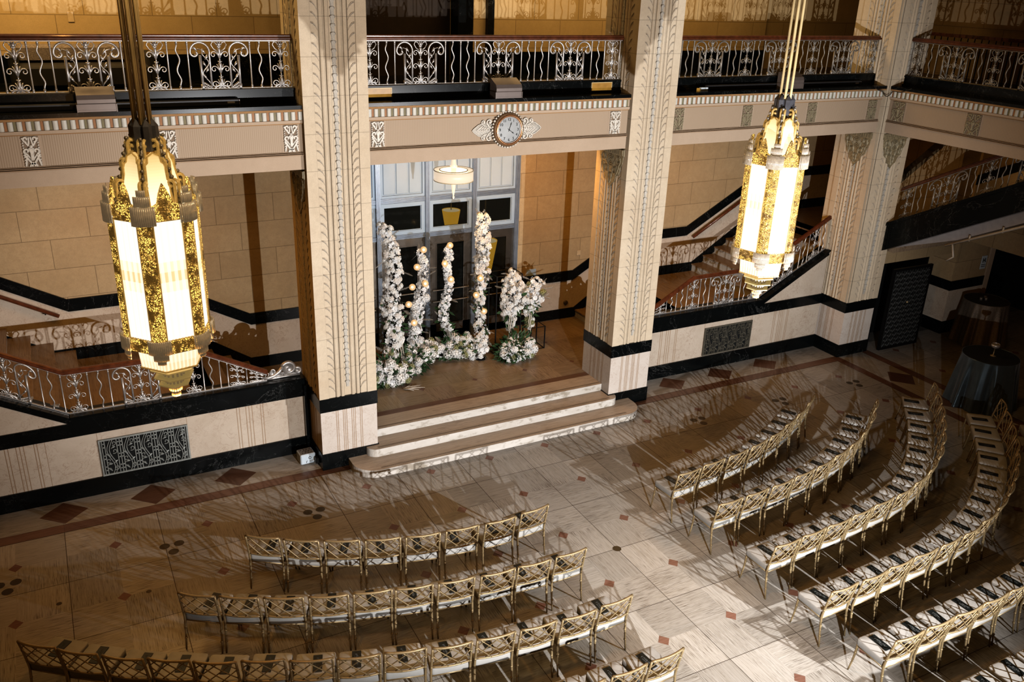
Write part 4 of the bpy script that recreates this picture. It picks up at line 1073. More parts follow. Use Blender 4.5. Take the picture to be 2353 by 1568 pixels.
# ================================================================== BALCONY LEDGE FIXTURES
def ledge_box(label, x, z=6.02, y=12.965, rz=0, w=.46):
    t = thing('ledge_floodlight', label, 'floodlight', (x, y, z), rz, 'metal floodlight boxes on the balcony ledge')
    m = MB(); pr = [(-.10, 0), (-.10, .10), (-.115, .115), (-.115, .16), (-.09, .215), (.10, .30), (.12, .28), (.12, 0)]
    m.extrude([(v, u) for u, v in pr], lambda u, v, d: (d, v, u), -w / 2, w / 2, 0, True); ob('housing', m, M['steel_box'], t)
    m = MB(); m.box(-w / 2 - .01, w / 2 + .01, -.104, -.09, .015, .028); m.box(-w / 2 - .012, -w / 2, -.11, .1, .0, .10); m.box(w / 2, w / 2 + .012, -.11, .1, .0, .10); ob('clamp_plate', m, M['steel_box'], t)
    m = MB(); m.tube([(w / 2, -.05, .16), (w / 2 + .015, -.05, .16)], .02, 8); ob('knob', m, M['iron'], t)
ledge_box('satin metal floodlight box on the ledge above the clock', 6.73)
ledge_box('satin metal floodlight box on the ledge, left bay', .70)
ledge_box('satin metal floodlight box behind the right lantern rods', 12.85)
def led_bar(label, x0, x1, y=13.145):
    t = thing('lighting_bar', label, 'light bar', (x0, y, 6.02))
    m = MB(); m.bbox(0, x1 - x0, -.055, .05, 0, .085, .01); ob('housing', m, M['led'], t)
    m = MB(); m.box(x1 - x0, x1 - x0 + .012, -.05, .045, .01, .075); ob('end_plate', m, M['steel_box'], t)
    m = MB(); m.box(x1 - x0 - .16, x1 - x0 - .06, -.058, -.054, .03, .055); ob('maker_plate', m, M['silver'], t)
led_bar('long charcoal lighting bar lying on the left balcony ledge', -5.0, 2.55)
led_bar('dark lighting bar lying on the right balcony ledge', 10.9, 14.9)
m = MB(); m.box(0, .09, 0, .05, 0, .06); m.box(.10, .16, 0, .05, .0, .06)
t = thing('junction_box', 'small white connector box at the end of the right ledge bar', 'connector', (10.72, 12.99, 6.02)); ob('body', m, M['ivory_plastic'], t)
m = MB(); m.box(-.07, -.02, 0.01, .04, .0, .05); ob('yellow_plug', m, M['lumen'], t)
# brass reflectors glowing on the black kerb beside the columns
for i, (x, lab) in enumerate(((4.66, 'glowing brass light plate on the kerb beside the left column'), (8.70, 'glowing brass light plate on the kerb beside the right column'))):
    t = thing('kerb_light', lab, 'light', (x, 13.196, 6.03))
    m = MB(); m.box(-.20, .20, -.012, 0, .03, .155); ln_ = ob('lens', m, M['lumen'], t)
    m = MB()
    for a, b, c, d in ((-.21, .21, .02, .03), (-.21, .21, .155, .165), (-.21, -.20, .03, .155), (.20, .21, .03, .155)): m.box(a, b, -.016, 0, c, d)
    ob('frame', m, M['brass_rod'], t)
m = MB(); pts = [(15.0, 12.88, 6.03), (15.1, 12.80, 5.95)] + [(15.18 + .28 * i / 10, 12.76 - .02 * i / 10 - .0, 5.93 - .10 * sin(pi * i / 10)) for i in range(11)] + [(15.45, 12.55, 5.93), (15.44, 12.35, 6.0), (15.45, 12.3, 6.03)]
m.tube(pts, .008, 6); tag(ob('cable', m, M['cable'], None, True), 'black cable sagging across the corner pier between balconies', 'cable')

# ================================================================== HANGING LANTERNS
def lantern(label, x, y, zt, phase):
    """zt: height of the dark crown; the body hangs below it"""
    t = thing('hanging_lantern', label, 'lantern', (x, y, zt), 0)
    def dirv(a): return (-sin(a), -cos(a))
    A = [phase + k * pi / 3 for k in range(6)]
    def pt(a, r, z, tang=0.0): dx, dy = dirv(a); return (dx * r - dy * tang, dy * r + dx * tang, z)
    # suspension rods
    for k, a in enumerate(A):
        m = MB(); m.tube([pt(a, .056, -.02), pt(a, .045, 5.2)], .0125, 7); ob('suspension_rod', m, M['brass_rod'], t, True)
    m = MB(); m.tube([(0, 0, -.1), (0, 0, 5.2)], .016, 7); ob('centre_rod', m, M['brass_rod'], t, True)
    # dark crown tubes and amber sleeves
    for k in range(6):
        a = A[k] + pi / 6
        m = MB()
        hexp = lambda r, z, c: [(c[0] + r * cos(q * pi / 3 + a), c[1] + r * sin(q * pi / 3 + a), z) for q in range(6)]
        c = pt(a, .064, 0)[:2]
        vs = hexp(.034, -.40, c) + hexp(.036, -.03, c) + [(c[0], c[1], .02)]
        fs = [(q, (q + 1) % 6, 6 + (q + 1) % 6, 6 + q) for q in range(6)] + [(6 + q, 6 + (q + 1) % 6, 12) for q in range(6)]
        m.add(vs, fs, 0); 
        o = ob('crown_tube', m, M['lantern_dark'], t)
        m = MB(); vs = hexp(.046, -.46, c) + hexp(.039, -.20, c); m.add(vs, [(q, (q + 1) % 6, 6 + (q + 1) % 6, 6 + q) for q in range(6)]); ob('amber_sleeve', m, M['lantern_amber'], t)
    # upper arched glass panels on the faces
    for k in range(6):
        a = A[k] + pi / 6
        out = [(-.070, -.68), (.070, -.68), (.078, -.60), (.078, -.34), (.064, -.28), (.047, -.265), (.042, -.225), (0, -.20), (-.042, -.225), (-.047, -.265), (-.064, -.28), (-.078, -.34), (-.078, -.60)]
        m = MB(); rr = lambda z: .135 + (.085 * (-z - .2) / .48)
        hwz = [(-.68, .070), (-.64, .074), (-.60, .078)] + [(-.60 + .26 * i / 13, .078) for i in range(1, 14)] + [(-.32, .0735), (-.30, .069), (-.28, .064), (-.265, .047), (-.245, .0445), (-.225, .042), (-.20, .002)]
        for (z0, w0), (z1, w1) in zip(hwz[:-1], hwz[1:]):
            tt = min(1, max(0, (-.20 - z1) / .40))
            m.quad(pt(a, rr(z0), z0, -w0), pt(a, rr(z0), z0, w0), pt(a, rr(z1), z1, w1), pt(a, rr(z1), z1, -w1), 0, tt)
            for sg in (-1, 1): m.quad(pt(a, rr(z0), z0, sg * w0), pt(a, rr(z0) - .03, z0, sg * w0 * .9), pt(a, rr(z1) - .03, z1, sg * w1 * .9), pt(a, rr(z1), z1, sg * w1), 0, tt * .5)
        ug_ = ob('upper_glass', m, M['glow_top'], t, False, True)
        m = MB(); m.tube([pt(a, rr(z) + .004, z, u) for u, z in out[2:]], .007, 5); ob('glass_frame', m, M['lantern_gold'], ug_)
    # stepped scroll brackets at the corners
    for a in A:
        m = MB()
        for (r0, z0, z1) in ((.122, -.15, -.46), (.172, -.275, -.56), (.232, -.42, -.65)):
            p = [pt(a, r0, z1), pt(a, r0 + .004, z0 - .03)] + [pt(a, r0 - .03 + (.035 - .024 * i / 10) * cos(.2 + i * .55), z0 + (.035 - .024 * i / 10) * sin(.2 + i * .55)) for i in range(11)]
            for tg in (-.018, .018): m.tube([(q[0] - dirv(a)[1] * tg, q[1] + dirv(a)[0] * tg, q[2]) for q in p], .012, 5)
            m.tube([pt(a, r0 - .035, z1), pt(a, r0 - .030, z0 - .05)], .016, 5)
            for i in range(7): m.ball(pt(a, r0 - .012, z0 - .06 - (z0 - z1 - .1) * i / 7), .014, 6, 4)
        ob('scroll_bracket', m, M['lantern_gold'], t, True)
        m = MB(); m.tube([pt(a, .115, -.10), pt(a, .155, -.30), pt(a, .205, -.46), pt(a, .25, -.58)], [.010, .018, .020, .022], 6, flat=.7)
        for i in range(9): m.ball(pt(a, .124 + .0155 * i, -.11 - .052 * i), .015, 6, 4)
        ob('corner_spine', m, M['silver_dark'], t, True)
    # hexagonal cage: pierced corner strips, lit panels, pierced bands
    R = .312
    zt0, zb0 = -0.65, -1.55
    for k, a in enumerate(A):
        m = MB(); n = 6
        prof = [(-.052, -.012), (-.03, .006), (0, .012), (.03, .006), (.052, -.012)]
        vs = [pt(a, R + d, z, u) for z in (zb0, zt0) for u, d in prof]
        m.add(vs, [(i, i + 1, 6 + i, 5 + i) for i in range(4)]); ps_ = ob('pierced_strip', m, M['pierced'], t)
        m = MB()
        for sg in (-1, 1): m.tube([pt(a, R - .016, zb0, sg * .054), pt(a, R - .016, zt0, sg * .054)], .006, 5)
        ob('strip_edge', m, M['lantern_gold'], ps_)
        # crystal clusters, above (stepped up) and below (stepped down)
        for nm, zz0, sg in (('upper_crystal_cluster', zt0, 1), ('lower_crystal_cluster', zb0, -.78)):
            m = MB()
            for (wd, h0, h1, rr) in ((.080, -.02, .115, .02), (.050, .115, .185, .012), (.025, .185, .228, .008)):
                nn = max(2, int(wd / .0125))
                for q in range(-nn, nn + 1):
                    u = q * wd / nn * .95; dep = sqrt(max(0, 1 - (q / (nn + .5)) ** 2)) * wd * .55
                    m.tube([pt(a, R - .015 + dep, zz0 + sg * h0, u), pt(a, R - .015 + dep, zz0 + sg * h1, u)], .0085, 6)
            ob(nm, m, M['crystal'], t, True)
    for k in range(6):
        a = A[k] + pi / 6; ri = R * cos(pi / 6); hw = R * sin(pi / 6) - .050
        m = MB(); nn = 9
        for q in range(nn * 2):
            u0 = -hw + 2 * hw * q / (nn * 2); u1 = -hw + 2 * hw * (q + 1) / (nn * 2); d0 = .006 if q % 2 else 0; d1 = 0 if q % 2 else .006
            zs = [zb0 + (zt0 - zb0) * i / 12 for i in range(13)]
            for z0_, z1_ in zip(zs[:-1], zs[1:]):
                f = ((z0_ + z1_) / 2 - zb0) / (zt0 - zb0); glow = max(0.0, .75 - 1.1 * abs(sin(pi * (f * 1.5 + .18))))
                m.quad(pt(a, ri + d0, z0_, u0), pt(a, ri + d1, z0_, u1), pt(a, ri + d1, z1_, u1), pt(a, ri + d0, z1_, u0), 0, min(1, glow + .10) * (1.0 if q % 4 < 2 else .35))
        ob('lit_panel', m, M['glow'], t, False, True)
        # pierced crown cresting and lower band
        m = MB(); cr = [(-hw, zt0), (hw, zt0), (hw, zt0 + .10), (.055, zt0 + .125), (.035, zt0 + .19), (.014, zt0 + .235), (0, zt0 + .26), (-.014, zt0 + .235), (-.035, zt0 + .19), (-.055, zt0 + .125), (-hw, zt0 + .10)]
        m.extrude([(u, z) for u, z in cr], lambda u, w, d: pt(a, ri + d - max(0, w - zt0 - .1) * .12, w, -u), -.008, .012, 0, True); ob('pierced_cresting', m, M['pierced'], t)
        m = MB(); m.extrude([(-hw - .02, zb0 - .10), (hw + .02, zb0 - .10), (hw + .02, zb0), (-hw - .02, zb0)], lambda u, w, d: pt(a, ri + d, w, -u), -.006, .012, 0, True); ob('pierced_band', m, M['pierced'], t)
    for zc, rr in ((zt0, R + .004), (zb0, R + .004), (zb0 - .10, R + .004), (zb0 - .272, .232)):
        m = MB(); m.tube([pt(a, rr, zc) for a in A], .008, 5, 0, closed=True); ob('hexagon_rim', m, M['lantern_gold'], t)
    # lower lit drum and plates
    m = MB(); r1, r2 = .245, .228; za, zb = zb0 - .08, zb0 - .27; nn = 8
    for k in range(6):
        for q in range(nn * 2):
            f0, f1 = q / (nn * 2), (q + 1) / (nn * 2)
            for (fa, fb) in ((0, .3), (.3, .65), (.65, 1.0)):
                L = lambda f, g, d: tuple(pt(A[k], r1 + (r2 - r1) * g + d, za + (zb - za) * g)[i] * (1 - f) + pt(A[(k + 1) % 6], r1 + (r2 - r1) * g + d, za + (zb - za) * g)[i] * f for i in range(3))
                m.quad(L(f0, fa, .005 * (q % 2)), L(f1, fa, .005 * (1 - q % 2)), L(f1, fb, .005 * (1 - q % 2)), L(f0, fb, .005 * (q % 2)), 0, (.15 + .55 * fb) * (1 if q % 2 else .5))
    m.add([pt(a, r2 - .004, zb) for a in A], [tuple(range(6))], 0, 0.8)
    ob('lower_glass', m, M['glow'], t, False, True)
    for (r, z, h) in ((.175, -1.875, .010), (.155, -1.945, .010), (.125, -2.010, .010)):
        m = MB(); m.extrude([(dirv(a)[0] * r, dirv(a)[1] * r) for a in A], lambda u, w, d: (u, w, d), z + .0, z + h, 0, True); ob('frosted_plate', m, M['plate_glass'], t)
    m = MB()
    for (r, z0, z1) in ((.075, -1.945, -1.875), (.062, -2.015, -1.945), (.042, -2.07, -2.015), (.026, -2.12, -2.07), (.10, -1.875, -1.815)):
        for q in range(14): m.tube([(r * cos(q * pi / 7), r * sin(q * pi / 7), z0), (r * cos(q * pi / 7), r * sin(q * pi / 7), z1)], .009, 5)
    ob('crystal_finial', m, M['crystal'], t, True)
    m = MB(); m.lathe([(.10, -.3), (.10, -.62)], 12); m.lathe([(.12, -.7), (.12, -1.5)], 12); ob('inner_core', m, M['glow_top'], t, False, True)
    return t
LZ = 6.83
lantern('large gilt art-deco lantern hanging at the left, lit', .638, 6.7, LZ, radians(19))
lantern('gilt art-deco lantern hanging before the right bay, lit', 6.60, 6.7, LZ, radians(45.5))

# ================================================================== DRUM PENDANT IN THE ENTRANCE
def pendant():
    x, y = 6.73, 15.0
    t = thing('drum_pendant', 'round drum pendant lamp with glowing rings before the doors', 'lamp', (x, y, 3.9))
    m = MB(); m.lathe([(.35, .36), (.37, .36), (.37, .55), (.35, .55), (.35, .36)], 40); ob('outer_drum', m, M['drum'], t, True)
    m = MB()
    for z in (.36, .55): m.lathe([(.366, z - .005), (.376, z - .005), (.376, z + .007), (.366, z + .007), (.366, z - .005)], 40)
    m.lathe([(.255, .545), (.268, .545), (.268, .557), (.255, .557), (.255, .545)], 40); ob('brass_rim', m, M['brass_rod'], t)
    m = MB(); m.lathe([(.25, .38), (.265, .38), (.265, .55), (.25, .55), (.25, .38)], 36); ob('inner_drum', m, M['drum_in'], t, True)
    m = MB(); m.lathe([(.348, .40), (.268, .40)], 36); m.lathe([(.25, .40), (.05, .40)], 24); ob('diffuser', m, M['drum_in'], t)
    m = MB(); m.lathe([(.045, .36), (.055, .6), (.075, .62), (.05, .66), (.035, .9), (.022, 1.19)], 14); ob('stem', m, M['drum'], t, True)
    m = MB(); m.lathe([(.040, .40), (.045, .30), (.028, .14), (.010, .06), (.016, .03), (.003, .0)], 12); ob('finial', m, M['drum'], t, True)
pendant()
# ================================================================== ENTRANCE DOORS (four bays, the left one behind the column)
MX = [4.66, 5.72, 6.78, 7.84, 8.86]
def rect_frame(m, x0, x1, z0, z1, w, y0, y1, mi=0):
    m.box(x0, x1, y0, y1, z0, z0 + w, mi); m.box(x0, x1, y0, y1, z1 - w, z1, mi); m.box(x0, x0 + w, y0, y1, z0 + w, z1 - w, mi); m.box(x1 - w, x1, y0, y1, z0 + w, z1 - w, mi)
m = MB()
for x in MX:
    for q in (-.045, -.022, .001, .024): m.box(x + q, x + q + .018, YB - .10, YB + .06, .43, 5.09)
    m.box(x - .05, x + .05, YB - .07, YB + .06, .43, 5.09)
for z0, z1 in ((3.54, 3.64), (2.775, 2.87)):
    m.box(4.6, 8.9, YB - .05, YB + .06, z0, z1)
    for q in range(4): m.box(4.6, 8.9, YB - .075, YB - .05, z0 + .012 + q * .022, z0 + .024 + q * .022)
struct('trim_door_frame', m, M['blue_rib'])
for k in range(4):
    x0, x1 = MX[k] + .05, MX[k + 1] - .05
    g = group_empty('window_%d' % (k + 1))
    m = MB(); rect_frame(m, x0, x1, 2.875, 3.535, .075, YB - .055, YB + .02); rect_frame(m, x0 + .07, x1 - .07, 2.945, 3.465, .02, YB - .035, YB + .01); ob('window_frame', m, M['blue_metal'], g)
    m = MB(); m.box(x0 + .08, x1 - .08, YB - .012, YB - .006, 2.95, 3.46); ob('pane', m, M['glass'], g)
    g = group_empty('wall_panel_%d' % (k + 1))
    m = MB(); m.box(x0, x1, YB - .02, YB + .02, 3.645, 5.09); rect_frame(m, x0, x1, 3.645, 5.08, .05, YB - .05, YB - .02); ob('board', m, M['blue_metal'], g)
    w = (x1 - x0 - .14) / 3
    for j in range(3):
        m = MB(); m.bbox(x0 + .07 + j * w + .012, x0 + .07 + (j + 1) * w - .012, YB - .035, YB - .015, 3.72, 5.02, .008); ob('inset_panel', m, M['white_panel'], g)
    g = group_empty('door_%d' % (k + 1))
    m = MB(); rect_frame(m, x0, x1, .44, 2.77, .165, YB - .03, YB + .03); m.box(x0, x1, YB - .03, YB + .03, .44, .78)
    ob('door_leaf', m, M['nickel'], g)
    m = MB(); rect_frame(m, x0 + .16, x1 - .16, .775, 2.61, .014, YB - .042, YB - .02); ob('glass_bead', m, M['nickel'], g)
    m = MB(); m.box(x0 + .16, x1 - .16, YB - .008, YB - .002, .77, 2.62); ob('pane', m, M['glass'], g)
    m = MB()
    for z in (1.32, 1.58): m.tube([(x0 + .06, YB - .03, z), (x0 + .06, YB - .09, z), (x1 - .06, YB - .09, z), (x1 - .06, YB - .03, z)], .013, 7)
    ob('push_bar', m, M['silver_dark'], g)
# vestibule seen through the glass
m = MB(); m.box(4.4, 9.1, 19.2, 19.4, 0, 5.09); m.box(4.3, 4.42, YB + .3, 19.4, 0, 5.09); m.box(9.08, 9.2, YB + .3, 19.4, 0, 5.09); m.box(4.4, 9.1, YB + .06, 19.4, 5.09, 5.2)
struct('wall_vestibule', m, M['dark_brown'])
m = MB(); m.box(4.4, 9.1, YB + .1, 19.4, .3, .42); struct('floor_vestibule', m, M['tread_y'], None, False, True)
def cone_lamp(label, x, y, z, s=1.0):
    t = thing('cone_lamp', label, 'lamp', (x, y, z), 0, 'amber cone lamps behind the doors'); t.scale = (s, s, s)
    m = MB(); m.lathe([(.12, 0), (.205, .50), (.20, .50), (.115, .0)], 28, cap0=True); sh_ = ob('shade', m, M['shade_amber'], t, True)
    m = MB(); m.lathe([(.196, .485), (.001, .485)], 24); ob('lit_top', m, M['drum_in'], sh_)
    m = MB(); m.tube([(0, 0, .5), (0, 0, (5.06 - z) / s)], .012, 6); ob('stem', m, M['brass_rod'], t)
cone_lamp('amber cone lamp glowing behind the middle transom window', 7.80, 17.5, 2.50)
cone_lamp('amber cone lamp glowing behind the right door glass', 8.60, 17.4, 1.55, 1.4)

# wall fittings
t = thing('cover_plate', 'pale blank cover plate just above the black band, right of the doors', 'plate', (9.32, YB - .002, 1.665)); m = MB(); m.bbox(-.12, .12, -.012, 0, -.075, .085, .004); ob('plate', m, M['white_panel'], t)
t = thing('cover_plate', 'small square cover plate on the stone high beside the right column', 'plate', (10.55, YB - .002, 2.0)); m = MB(); m.bbox(-.055, .055, -.012, 0, -.06, .06, .004); ob('plate', m, M['plate_cover'], t)
t = thing('cover_plate', 'beige switch plate on the upper gallery wall at left', 'plate', (.70, YB - .002, 7.0)); m = MB(); m.bbox(-.045, .045, -.012, 0, -.08, .08, .004); ob('plate', m, M['plate_cover'], t)
t = thing('wall_rosette', 'round bronze rosette on the marble dado beside the right column', 'rosette', (10.27, YB - .014, .82)); m = MB()
pr = [(.055, 0), (.055, .02), (.04, .035), (.001, .04)]; n = 16
vs = [(r * cos(2 * pi * k / n), -d, r * sin(2 * pi * k / n)) for r, d in pr for k in range(n)]
m.add(vs, [(i * n + k, (i + 1) * n + k, (i + 1) * n + (k + 1) % n, i * n + (k + 1) % n) for i in range(3) for k in range(n)]); ob('disc', m, M['disc'], t, True)
# lettered sign on the pier under the stair
t = thing('wall_sign', 'small pale sign lettered H on the pier under the stair', 'sign', (20.04, 12.895, 1.72))
m = MB(); m.bbox(-.10, .10, -.012, 0, -.17, .17, .004); bd_ = ob('board', m, M['ivory_plastic'], t)
m = MB(); m.box(-.05, -.022, -.014, -.012, .0, .11); m.box(.022, .05, -.014, -.012, .0, .11); m.box(-.022, .022, -.014, -.012, .042, .068); m.box(-.08, .08, -.014, -.012, -.065, -.05); m.box(-.08, .08, -.014, -.012, -.11, -.095); m.box(.064, .08, -.014, -.012, 0, .02)
ob('lettering', m, M['ink'], bd_)
# gate of black ironwork
t = thing('iron_gate', 'black ornamental iron gate standing at the foot of the corner pier', 'gate', (16.60, 12.72, 0), radians(-1))
m = MB(); rect_frame(m, 0, 1.26, .02, 2.0, .06, -.03, .03); ob('frame', m, M['iron'], t)
m = MB(); m.box(.05, 1.21, .012, .02, .07, 1.95); ob('backing', m, M['void'], t)
m = MB()
for k in range(13):
    x = .10 + k * .088
    m.tube([(x, -.01, .06), (x, -.01, 1.95)], .009, 5)
    for j in range(16):
        z = .13 + j * .115; sg = 1 if (k + j) % 2 else -1
        m.tube([(x + sg * u, -.018, z + w) for u, w in arc(.035, 0, .04, .012, -2.4, 3.6, 9)], .009, 4)
        m.tube([(x, -.016, z - .05), (x - sg * .03, -.02, z), (x - sg * .045, -.016, z + .05)], [.004, .008, .003], 4)
M['gate_iron'] = simple('dark_gate_iron', (0.05, 0.052, 0.05), 0.5, 0.3); ob('ironwork', m, M['gate_iron'], t)
m = MB(); m.ball((.62, -.04, 1.15), .022, 8, 5); ob('knob', m, M['brass_rod'], t)
# white service pipe under the stair
m = MB(); m.tube([(16.30, 11.40, 2.96), (16.30, 9.9, 3.74), (16.30, 7.9, 4.78)], .026, 8); m.tube([(16.30, 11.24, 3.03), (16.30, 11.16, 2.78), (16.30, 11.30, 2.66)], .02, 8)
for y in (10.9, 10.25): m.tube([(16.30, y, 2.96 + (11.4 - y) * .52 - .03), (16.30, y, 2.96 + (11.4 - y) * .52 + .09)], .02, 6)
tag(ob('service_pipe', m, M['white_pipe'], None, True), 'white pipe rising along the underside of the right-hand stair', 'pipe')

# settee in the upper gallery
t = thing('settee', 'dark settee with grey patterned back behind the upper left railing', 'settee', (.75, 15.6, 6.007))
m = MB(); m.bbox(-.95, .95, -.40, .35, .06, .36, .03); ob('seat', m, M['settee'], t)
m = MB(); m.bbox(-.90, .90, .18, .42, .36, .62, .04); ob('backrest', m, M['settee_back'], t)
for s in (-1, 1):
    m = MB(); m.bbox(s * .95 - .07, s * .95 + .07, -.40, .42, .06, .52, .03); ob('armrest', m, M['settee'], t)
for s in (-1, 1):
    for y in (-.35, .35): m = MB(); m.box(s * .85 - .03, s * .85 + .03, y - .03, y + .03, 0, .07); ob('foot', m, M['iron'], t)

# white air purifier with its cord
t = thing('air_purifier', 'small white box purifier on the floor by the left column', 'air purifier', (3.20, 13.20, 0), radians(3))
m = MB(); m.bbox(-.13, .13, -.11, .13, .012, .20, .016); ob('housing', m, M['ivory_plastic'], t)
m = MB(); m.bbox(-.112, .112, -.092, .112, .198, .204, .003); tg_ = ob('top_grille', m, M['grey_mesh'], t)
m = MB()
for i in range(4):
    for j in range(3): disc(m, -.075 + .05 * i + (.02 if j % 2 else 0), -.05 + .055 * j, .012, .2052, 0, 8)
ob('vent_hole', m, M['ink'], tg_)
m = MB(); m.tube([(.03 + .022 * cos(a), -.112, .13 + .022 * sin(a)) for a in [2 * pi * k / 14 for k in range(14)]], .004, 5, closed=True); m.tube([(-.03, -.112, .04), (-.035, -.113, .065), (-.015, -.112, .082)], .004, 5); ob('button', m, M['ink'], t)
m = MB(); m.tube([(.03, -.118, .065), (.10, -.13, .065), (.17, -.125, .063)], .014, 6); ob('plug', m, M['ivory_plastic'], t, True)
t = thing('power_adapter', 'black power adapter plugged low on the left column base', 'adapter', (3.335, 13.02, .10)); m = MB(); m.bbox(-.03, .03, -.05, .05, -.05, .05, .01); ob('body', m, M['iron'], t)

# ================================================================== COCKTAIL TABLES
def cocktail_table(label, x, y, R, rb, cloth, top, folds, ph):
    t = thing('cocktail_table', 'round cocktail table draped to the floor in %s cloth, at far right' % ('slate satin' if label[0] == 's' else 'taupe sequin'), 'table', (x, y, 0))
    m = MB(); m.lathe([(R - .02, 1.035), (R - .02, 1.055)], 32, cap0=True, cap1=True); ob('tabletop', m, M['iron'], t)
    m = MB(); m.lathe([(.22, 0), (.22, .02), (.04, .05), (.035, 1.035)], 16, cap0=True); ob('pedestal', m, M['iron'], t)
    c = thing('tablecloth', label, 'tablecloth', (x, y, 0))
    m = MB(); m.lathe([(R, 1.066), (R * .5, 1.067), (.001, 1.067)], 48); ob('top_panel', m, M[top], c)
    m = MB(); n = 168; prof = []
    vs = []
    rows = 14
    for i in range(rows + 1):
        f = i / rows; z = 1.066 - f * 1.055
        r0 = R + (rb - R) * f ** 1.1
        for k in range(n):
            a = 2 * pi * k / n
            w = (sin(folds * a + ph) * .55 + sin((folds * 1.7) * a + 1.3 + ph) * .3 + sin(2.3 * folds * a + .5) * .2) * .085 * f ** .75
            if i == rows: z_ = z
            vs.append((cos(a) * (r0 + w), sin(a) * (r0 + w), z))
    fs = [(i * n + k, (i + 1) * n + k, (i + 1) * n + (k + 1) % n, i * n + (k + 1) % n) for i in range(rows) for k in range(n)]
    m.add(vs, fs); sk_ = ob('skirt', m, M[cloth], c, True)
    m = MB(); m.tube([(cos(2 * pi * k / 48) * R, sin(2 * pi * k / 48) * R, 1.064) for k in range(48)], .006, 4, 0, closed=True); ob('hem_edge', m, M[cloth], sk_)
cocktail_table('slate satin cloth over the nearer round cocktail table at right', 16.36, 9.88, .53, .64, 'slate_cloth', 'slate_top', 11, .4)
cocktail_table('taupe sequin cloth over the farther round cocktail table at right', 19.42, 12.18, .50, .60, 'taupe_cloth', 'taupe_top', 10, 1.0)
t = thing('compote_candle', 'glass bowl on a slim gold stem on the slate tablecloth', 'candle holder', (16.38, 9.85, 1.067))
m = MB(); m.lathe([(.06, 0), (.055, .008), (.012, .02), (.009, .15), (.03, .165)], 16, cap0=True); ob('gold_stem', m, M['gold'], t, True)
m = MB(); m.lathe([(.03, .165), (.075, .19), (.085, .23), (.075, .26), (.072, .255), (.08, .23), (.07, .195), (.02, .175)], 18); ob('glass_bowl', m, M['silver'], t, True)
for i, (dx, dy) in enumerate(((-.10, .02), (.0, -.04), (.10, .05))):
    t = thing('votive_glass', 'small clear votive glass, %s of the three on the taupe tablecloth' % ('leftmost', 'middle', 'rightmost')[i], 'votive', (19.35 + dx, 12.2 + dy, 1.067), 0, 'votive glasses on the taupe table')
    m = MB(); m.lathe([(.03, 0), (.036, .07), (.033, .07), (.027, .006)], 12, cap0=True); cu_ = ob('cup', m, M['silver_dark'], t, True)
    m = MB(); m.lathe([(.024, .008), (.024, .03)], 10, cap1=True); ob('candle', m, M['white_dentil'], cu_)

